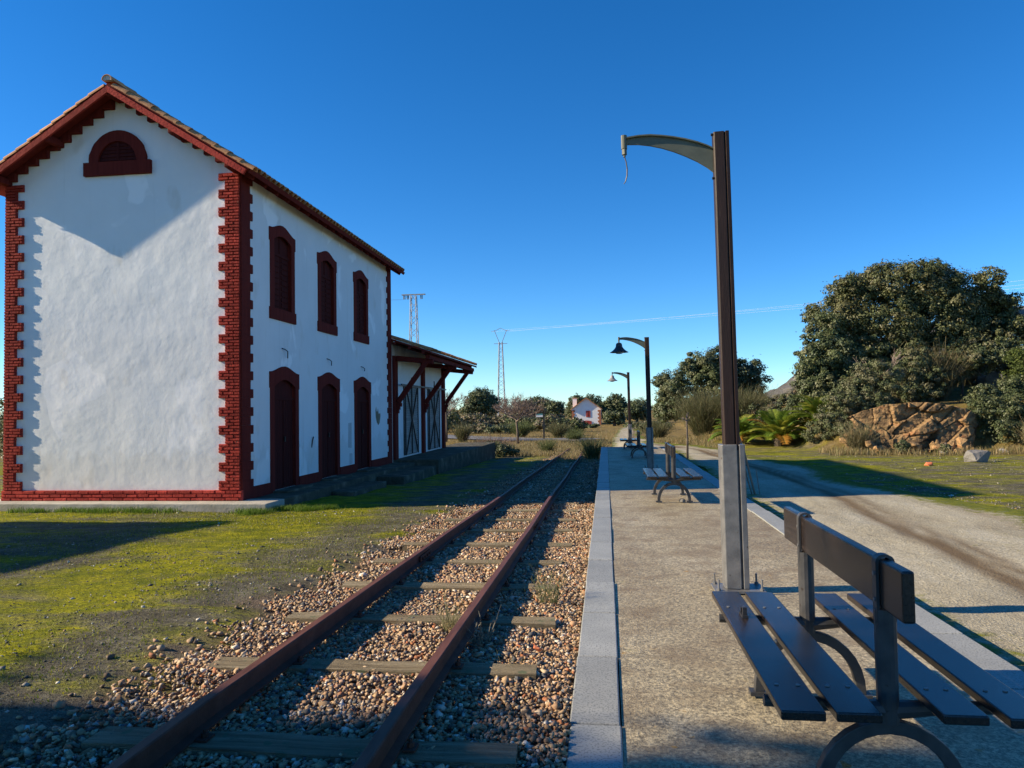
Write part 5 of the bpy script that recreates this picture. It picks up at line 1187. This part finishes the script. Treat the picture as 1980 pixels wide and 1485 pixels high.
# young palms
def palm(label, x, y, h, nf, seed):
    r = np.random.default_rng(seed); z0 = float(height(x, y)); t = thing('young_palm', label, 'palm', (x, y, z0), 'young palms beside the road')
    mb = MB(); mb.tube([(x, y, z0-.1), (x, y, z0+.2), (x, y, z0+.34)], [.17, .2, .12], 9); part('trunk', mb, MAT['bark'], t)
    for i in range(nf):
        a = i*2.399 + r.uniform(-.3, .3); e = r.uniform(.35, 1.5); L_ = h*r.uniform(.8, 1.15)
        d = np.array([math.cos(a), math.sin(a)]); P = []; nseg = 12; vx, vz = math.cos(e), math.sin(e); px, pz = 0, .25
        for k in range(nseg+1):
            P.append((x+d[0]*px, y+d[1]*px, z0+pz)); px += vx*L_/nseg; pz += vz*L_/nseg
            an = math.atan2(vz, vx) - (.055+.085*k/nseg)*1.15; vx, vz = math.cos(an), math.sin(an)
            if z0+pz < z0+.05: pz = .05
        P = np.array(P); V_ = []; F_ = []; C_ = []
        sd = np.array([-d[1], d[0], 0]); c0 = np.array([(.13, .21, .025), (.20, .26, .03), (.10, .17, .025), (.28, .29, .04)][r.integers(0, 4)])
        if r.uniform() < .04: c0 = np.array((.42, .20, .03))
        m = 40
        for k in range(m):
            tt = .12+.88*k/m; f = tt*nseg; i0 = min(int(f), nseg-1); p = P[i0]+(P[i0+1]-P[i0])*(f-i0); tg = P[i0+1]-P[i0]; tg = tg/np.linalg.norm(tg)
            ll = .30*h*math.sin(math.pi*min(.12+tt*.86, 1))**.6*r.uniform(.8, 1.1)
            for s_ in (-1, 1):
                dr = sd*s_*.75 + tg*.65 + np.array([0, 0, .22]); dr /= np.linalg.norm(dr); tip = p+dr*ll - np.array([0, 0, .10*ll]); w = tg*.010*h
                n0 = len(V_); mid = p+dr*ll*.5+np.array([0, 0, .02]); V_ += [p-w, p+w, mid+w, tip, mid-w]; F_ += [(n0, n0+1, n0+2), (n0, n0+2, n0+4), (n0+4, n0+2, n0+3)]; C_ += [c0*r.uniform(.75, 1.25)]*5
        for k in range(nseg):                                   # midrib
            n0 = len(V_); w = sd*.012; V_ += [P[k]-w, P[k]+w, P[k+1]+w*.8, P[k]-w*0+np.array([0, 0, .02]), P[k]]; F_ += [(n0, n0+1, n0+2), (n0, n0+2, n0+3)]; C_ += [np.array((.30, .25, .06))]*5
        o = link('frond', fast_mesh('frond', np.array(V_), np.array(F_), np.array(C_)), MAT['leaf_soft'], t)
palm('young palm half hidden behind the near lamp post', 6.35, 36.6, 1.6, 46, 71)
palm('middle young palm with the tallest fronds, right of the lamp post', 7.75, 34.9, 1.75, 52, 72)
palm('rightmost young palm with a few orange fronds', 9.45, 34.6, 1.5, 44, 73)

# ------------------------------------------------------------------ left and far distance
for i, (x, y, h, r_, lab, pal, seed) in enumerate((
        (-18.5, 108, 5.4, 3.2, 'tallest far oak on the skyline between the goods shed and the far pylon', OAK, 81),
        (-11.0, 103, 4.2, 2.6, 'far oak directly behind the bare tree', OAK, 82),
        (-4.8, 128, 5.0, 2.6, 'far dark oak on the skyline left of the small white house', OAK, 83),
        (-9.2, 132, 4.4, 2.4, 'low far oak between the sign and the small white house', OAK, 84),
        (1.6, 127, 5.2, 2.4, 'dark round far oak just right of the small white house', OAK, 85),
        (5.0, 122, 3.6, 2.3, 'low far oak right of the round one, behind the third lamp', OAK, 86),
        (-2.2, 150, 6.3, 3.0, 'far oak showing above the roof of the small white house', OAK, 87),
        (-31, 112, 4.6, 3.5, 'far oak behind the goods shed canopy', OAK, 88),
        (9.5, 118, 4.0, 2.6, 'far oak left of the middle distance oak', OAK, 89),
        (14, 165, 5.5, 4.0, 'very far oak behind the middle distance oak', OAK, 191), (-14, 160, 5.6, 4.0, 'very far oak above the sign on the skyline', OAK, 192), (-25, 150, 6.0, 4.2, 'very far oak behind the first bare tree', OAK, 193), (6.5, 170, 5.0, 4.0, 'very far oak between the second and third lamp', OAK, 194),
        (1.2, 108, 2.4, 1.7, 'low dark bushy oak right of the small white house', OAK, 90))):
    rr = np.random.default_rng(seed)
    lobes = [(rr.uniform(-.55, .55)*r_, rr.uniform(-.4, .4)*r_, h*rr.uniform(.42, .82), r_*rr.uniform(.38, .6), r_*.5, h*rr.uniform(.16, .24)) for _ in range(6)] + [(0, 0, h*.62, r_*.7, r_*.6, h*.33), (-.4*r_, 0, h*.4, r_*.5, r_*.5, h*.28), (.45*r_, 0, h*.38, r_*.5, r_*.5, h*.28)]
    oak('holm_oak', lab, 'tree', x, y, lobes, 11000, .15, pal, seed, 'far oaks on the skyline', .22)
MIX = OLIVE+[(.22, .17, .105), (.24, .19, .125), (.18, .155, .085)]
sh_lab = ['far olive bush behind the first bare tree', 'far brown bush left of the pylon foot', 'far green bush below the tallest far oak', 'far bush right of the pylon foot', 'far bush behind the second bare tree', 'far broom thicket left of the sign', 'far pale bush behind the sign', 'far bush between the sign and the small white house', 'far bush beside the left wall of the small white house', 'dark far bush in front of the small white house', 'far low hedge right of the small white house', 'far bush at the bend of the asphalt road', 'far dark bush under the bare tree', 'far yellowish bush by the asphalt road']
sh_pos = [(-19.5, 88, 2.8, 3.0), (-16.0, 90, 2.9, 3.0), (-22.5, 98, 3.8, 3.6), (-12.0, 90, 2.6, 3.0), (-9.0, 86, 2.3, 2.6), (-6.5, 84, 2.0, 2.4), (-4.2, 84, 1.9, 2.2), (-7.4, 104, 2.0, 1.6), (-8.0, 110, 2.2, 1.6), (-2.6, 100, .55, 2.0), (5.2, 88, 1.0, 3.0), (-24.5, 86, 2.6, 2.6), (-11.5, 81, 1.2, 2.2), (-14.5, 82, 1.4, 1.8)]
for i, ((x, y, h, r_), lab) in enumerate(zip(sh_pos, sh_lab)):
    rr = np.random.default_rng(140+i); lobes = [(rr.uniform(-.7, .7)*r_, rr.uniform(-.4, .4), h*rr.uniform(.35, .7), r_*rr.uniform(.3, .5), r_*.35, h*rr.uniform(.22, .36)) for _ in range(5)] + [(0, 0, h*.4, r_*.8, r_*.5, h*.4)]
    shrub(lab, x, y, lobes, 8000, .10, (OAK if i in (9, 12) else MIX if i % 2 else OLIVE+BRIGHT[:1]), 150+i, 'far bushes beyond the track')
for i, (x, y, r_, h, lab) in enumerate(((-8.0, 70, 1.1, 1.3, 'broom bush left of the sign post'), (-4.2, 66, 1.0, 1.2, 'broom bush right of the sign post'), (-2.6, 61, .8, .6, 'low reddish broom near the track end'), (-11.8, 60.5, .8, 1.3, 'green broom next to the first bare tree'), (-3.0, 72, 1.0, .6, 'pale broom far beyond the track end'), (3.6, 54, 1.1, 1.3, 'broom at the right side of the dirt road'))):
    broom('broom_bush', lab, x, y, r_, h, 420, BR if i % 2 else BRG, 170+i, 'broom bushes', .013)
bare_tree('bare_tree', 'leafless tree with a spreading twiggy crown in front of the far pylon', -6.6, 55.4, 4.7, -.06, 1.0, 91, 1.9, .095, None, 6, 'twig', (4, 5))
bare_tree('bare_tree', 'leafless slender tree just right of the goods shed', -13.2, 60.5, 5.2, .0, .85, 92, 2.6, .10, None, 6, 'twig', (3, 4))
broom('bare_bush', 'reddish leafless bush at the end of the loading dock', -6.2, 40.5, 1.3, 1.0, 420, [(.20, .13, .10), (.24, .17, .13), (.15, .10, .08)], 93, None, .006)
shrub('dark bramble at the corner of the loading dock', -5.3, 36.6, [(0, 0, .35, .7, .6, .4), (.5, .4, .25, .5, .5, .3), (-.5, .3, .45, .5, .5, .35)], 9000, .035, OAK, 94)
oak('hedge_tree', 'dark tree at the left edge, behind the corner of the station', 'tree', -22.5, 27.0, [(0, 0, 1.6, 1.7, 1.7, 1.5), (.9, 0, 1.0, 1.0, 1.2, .9), (-.8, .5, 2.0, 1.2, 1.2, 1.2)], 22000, .05, OAK, 95)

# small white house in the distance
HZ = -1.15; wh = thing('white_house', 'small distant white house with red door and tiled roof', 'house', (-3.2, 118, HZ))
x0, x1, y0, y1, ze, zr_ = -5.35, -.75, 118, 127, 1.5, 3.2; xc = (x0+x1)/2
mb = MB(); g = [(x0, HZ-.6), (x1, HZ-.6), (x1, ze), (xc, zr_), (x0, ze)]; mb.prism(g, lambda a, b, d: (a, d, b), y0, y1); part('wall', mb, MAT['white_paint'], wh)
mb = MB()
for s_ in (-1, 1):
    sl = (zr_-ze)/(x1-xc); e = 2.5
    mb.prism([(xc, zr_+.04), (xc+s_*e, zr_+.04-sl*e), (xc+s_*e, zr_+.16-sl*e), (xc, zr_+.18)], lambda a, b, d: (a, d, b), y0-.35, y1+.3)
wr = part('roof', mb, MAT['tile'], wh)
mb = MB(); mb.box(x0+.1, x0+.75, y0+1.6, y0+2.3, ze, ze+1.75); ch = part('chimney', mb, MAT['white_paint'], wr)
mb = MB(); mb.box(x0+.05, x0+.8, y0+1.55, y0+2.35, ze+1.752, ze+1.86); part('chimney_cap', mb, MAT['tile'], ch)
MAT['red_far'] = pmat('bright_red_paint', [(0.3, (.30, .035, .025)), (.7, (.38, .05, .035))], 3, .7, .1, 10, .01)
mb = MB(); mb.box(xc-.05, xc+.65, y0-.05, y0-.002, .25, 1.25); w = part('window', mb, MAT['red_far'], wh)
mb = MB(); mb.box(xc+.28, xc+.32, y0-.07, y0-.052, .3, 1.2); part('mullion', mb, MAT['shutter'], w)
A = [(xc+.05-.75, -1.2), (xc+.05-.75, -.45)] + [(xc+.05-.75*math.cos(math.pi*k/8), -.45+.16*math.sin(math.pi*k/8)) for k in range(1, 8)] + [(xc+.8, -.45), (xc+.8, -1.2)]
mb = MB(); mb.prism(A, lambda a, b, d: (a, y0-d, b), .002, .06); part('door', mb, MAT['red_far'], wh)
MAT['brick_far'] = pmat('orange_quoin', [(0.3, (.32, .11, .05)), (.7, (.42, .16, .08))], 3, .8, .2, 10, .01)
for xa, sg in ((x0, 1), (x1, -1)):
    mb = MB()
    for k in range(9):
        wq = .32 if k % 2 else .5; a, b = sorted((xa, xa+sg*wq)); mb.box(a, b, y0-.05, y0-.001, HZ+k*.28, HZ+k*.28+.278)
    part('quoin', mb, MAT['brick_far'], wh)
mb = MB(); mb.box(x1+.002, x1+.03, 120.2, 121.0, -1.0, .6); mb.box(x1+.002, x1+.03, 123, 123.8, -1.0, .6); part('side_shutter', mb, MAT['grey_door'], wh)

# sign post
sg = thing('sign_post', 'dark post with a small white and green direction board', 'sign', (-5.2, 62.2, -1.0))
mb = MB(); mb.box(-5.25, -5.13, 62.14, 62.26, -1.2, 1.25); part('post', mb, MAT['dark_iron'], sg)
mb = MB(); mb.add([(-5.26, 62.16, .92), (-5.26, 62.2, .92), (-5.84, 62.2, .92), (-5.84, 62.16, .92), (-5.26, 62.16, 1.2), (-5.26, 62.2, 1.2), (-5.84, 62.2, 1.2), (-5.84, 62.16, 1.2)], [(0, 1, 2, 3), (4, 7, 6, 5), (0, 4, 5, 1), (1, 5, 6, 2), (2, 6, 7, 3), (3, 7, 4, 0)]); bd = part('board', mb, MAT['sign_white'], sg)
mb = MB(); mb.box(-5.83, -5.27, 62.145, 62.158, 1.12, 1.195); part('green_band', mb, MAT['sign_green'], bd)

# pylons and wires
def lattice(mb, x, y, z0, z1, w0, w1, n, r):
    for i in range(n):
        a, b = i/n, (i+1)/n; wa, wb = w0+(w1-w0)*a, w0+(w1-w0)*b; za, zb = z0+(z1-z0)*a, z0+(z1-z0)*b
        ca = [(x+s*wa, y+t*wa, za) for s, t in ((-1, -1), (1, -1), (1, 1), (-1, 1))]; cb = [(x+s*wb, y+t*wb, zb) for s, t in ((-1, -1), (1, -1), (1, 1), (-1, 1))]
        for k in range(4):
            mb.bar(ca[k], cb[k], r*2, r*2); q = (k+1) % 4
            if i % 2: mb.bar(ca[k], cb[q], r, r)
            else: mb.bar(ca[q], cb[k], r, r)
p1 = thing('pylon', 'lattice pylon with a flat crossarm rising behind the goods shed roof', 'pylon', (-23.6, 90, -1), 'lattice pylons')
mb = MB(); lattice(mb, -23.6, 90, -1.2, 16.1, .75, .32, 22, .04); part('lattice_tower', mb, MAT['steel_galv'], p1)
mb = MB(); mb.bar((-25.1, 89.9, 16.2), (-22.1, 89.9, 16.2), .12, .12); mb.bar((-25.1, 90.1, 16.2), (-22.1, 90.1, 16.2), .12, .12); arm_ = part('crossarm', mb, MAT['steel_galv'], p1)
for x in (-24.8, -24.35, -22.6):
    mb = MB(); mb.tube([(x-.07, 90, 16.1), (x-.07, 90, 15.62)], .06, 6); mb.tube([(x+.1, 90, 16.1), (x+.1, 90, 15.62)], .06, 6); part('insulator', mb, MAT['dark_iron'], arm_)
p2 = thing('pylon', 'slender far pylon with a cup shaped head, left of the middle of the picture', 'pylon', (-19.7, 140, -1), 'lattice pylons')
mb = MB(); lattice(mb, -19.7, 140, -1.2, 14.6, .75, .30, 20, .05); part('lattice_tower', mb, MAT['steel_galv'], p2)
mb = MB(); mb.bar((-20.0, 140, 14.6), (-20.9, 140, 16.9), .10, .10); mb.bar((-19.4, 140, 14.6), (-18.5, 140, 16.9), .10, .10); mb.bar((-20.9, 140, 16.7), (-19.7, 140, 17.3), .08, .08); mb.bar((-19.7, 140, 17.3), (-18.5, 140, 16.7), .08, .08); mb.bar((-21.5, 140, 16.7), (-20.7, 140, 16.8), .07, .07); mb.bar((-18.7, 140, 16.8), (-17.9, 140, 16.7), .07, .07); mb.bar((-21.0, 140, 14.3), (-18.4, 140, 14.3), .10, .10)
part('cup_head', mb, MAT['steel_galv'], p2)
for i, (xa, za, xb, zb, lab) in enumerate(((-21.4, 16.6, 31.4, 14.4, 'lowest'), (-19.7, 16.9, 32.0, 14.75, 'middle'), (-18.0, 16.6, 32.6, 15.1, 'topmost'))):
    P_ = []
    for k in range(33):
        t = k/32*1.9; P_.append((xa+(xb-xa)*t, 140+(95-140)*t, za+(zb-za)*t - 1.2*math.sin(math.pi*min(t/1.9, 1))*0.6+.6*(t/1.9)))
    mb = MB(); mb.tube(P_, .008, 4); o = part('power_line', mb, MAT['wire'], None); tag(o, '%s of the three thin power lines crossing the sky' % lab, 'power line', 'power lines')
P_ = [(-25-(k*4), 90-k*3, 15.6-.06*k*(12-k)*.2-k*.25) for k in range(9)]
mb = MB(); mb.tube(P_, .015, 4); o = part('power_line', mb, MAT['steel_galv'], None); tag(o, 'thin dark wire running left from the pylon behind the shed', 'power line')

# ------------------------------------------------------------------ outside the frame: what throws the foreground shade
ob = thing('outbuilding', 'small station outbuilding outside the picture on the left', 'building', (-13.2, 7, -.1))
bx0, bx1, by0, by1, bh = -15.8, -12.4, 4.6, 9.9, 2.85; bc = (bx0+bx1)/2
mb = MB(); mb.prism([(bx0, -.3), (bx1, -.3), (bx1, bh), (bc, bh+.85), (bx0, bh)], lambda a, b, d: (a, d, b), by0, by1); part('wall', mb, MAT['plaster_side'], ob)
mb = MB()
for s_ in (-1, 1): mb.prism([(bc, bh+.88), (bc+s_*2.0, bh+.88-1.0), (bc+s_*2.0, bh+.98-1.0), (bc, bh+1.0)], lambda a, b, d: (a, d, b), by0-.3, by1+.3)
part('roof', mb, MAT['tile'], ob)
mb = MB(); mb.box(bx1+.002, bx1+.05, 6.5, 7.5, -.1, 2.0); part('door', mb, MAT['red_wood_and_shade'], ob)
oak('holm_oak', 'large holm oak outside the picture on the left', 'tree', -16.5, -2.75, [(0, 0, 7.6, 3.4, 3.7, 2.6), (1.5, 1.2, 6.6, 2.6, 2.6, 2.0), (-1, 2.0, 7.0, 2.6, 2.2, 1.9), (1, -2, 7.0, 3.0, 2.8, 2.2), (-1, -1, 9.2, 2.4, 2.6, 1.6), (1, 1.6, 8.6, 2.2, 2.2, 1.4)], 110000, .15, OAK, 99, None, .4, sub=.34)
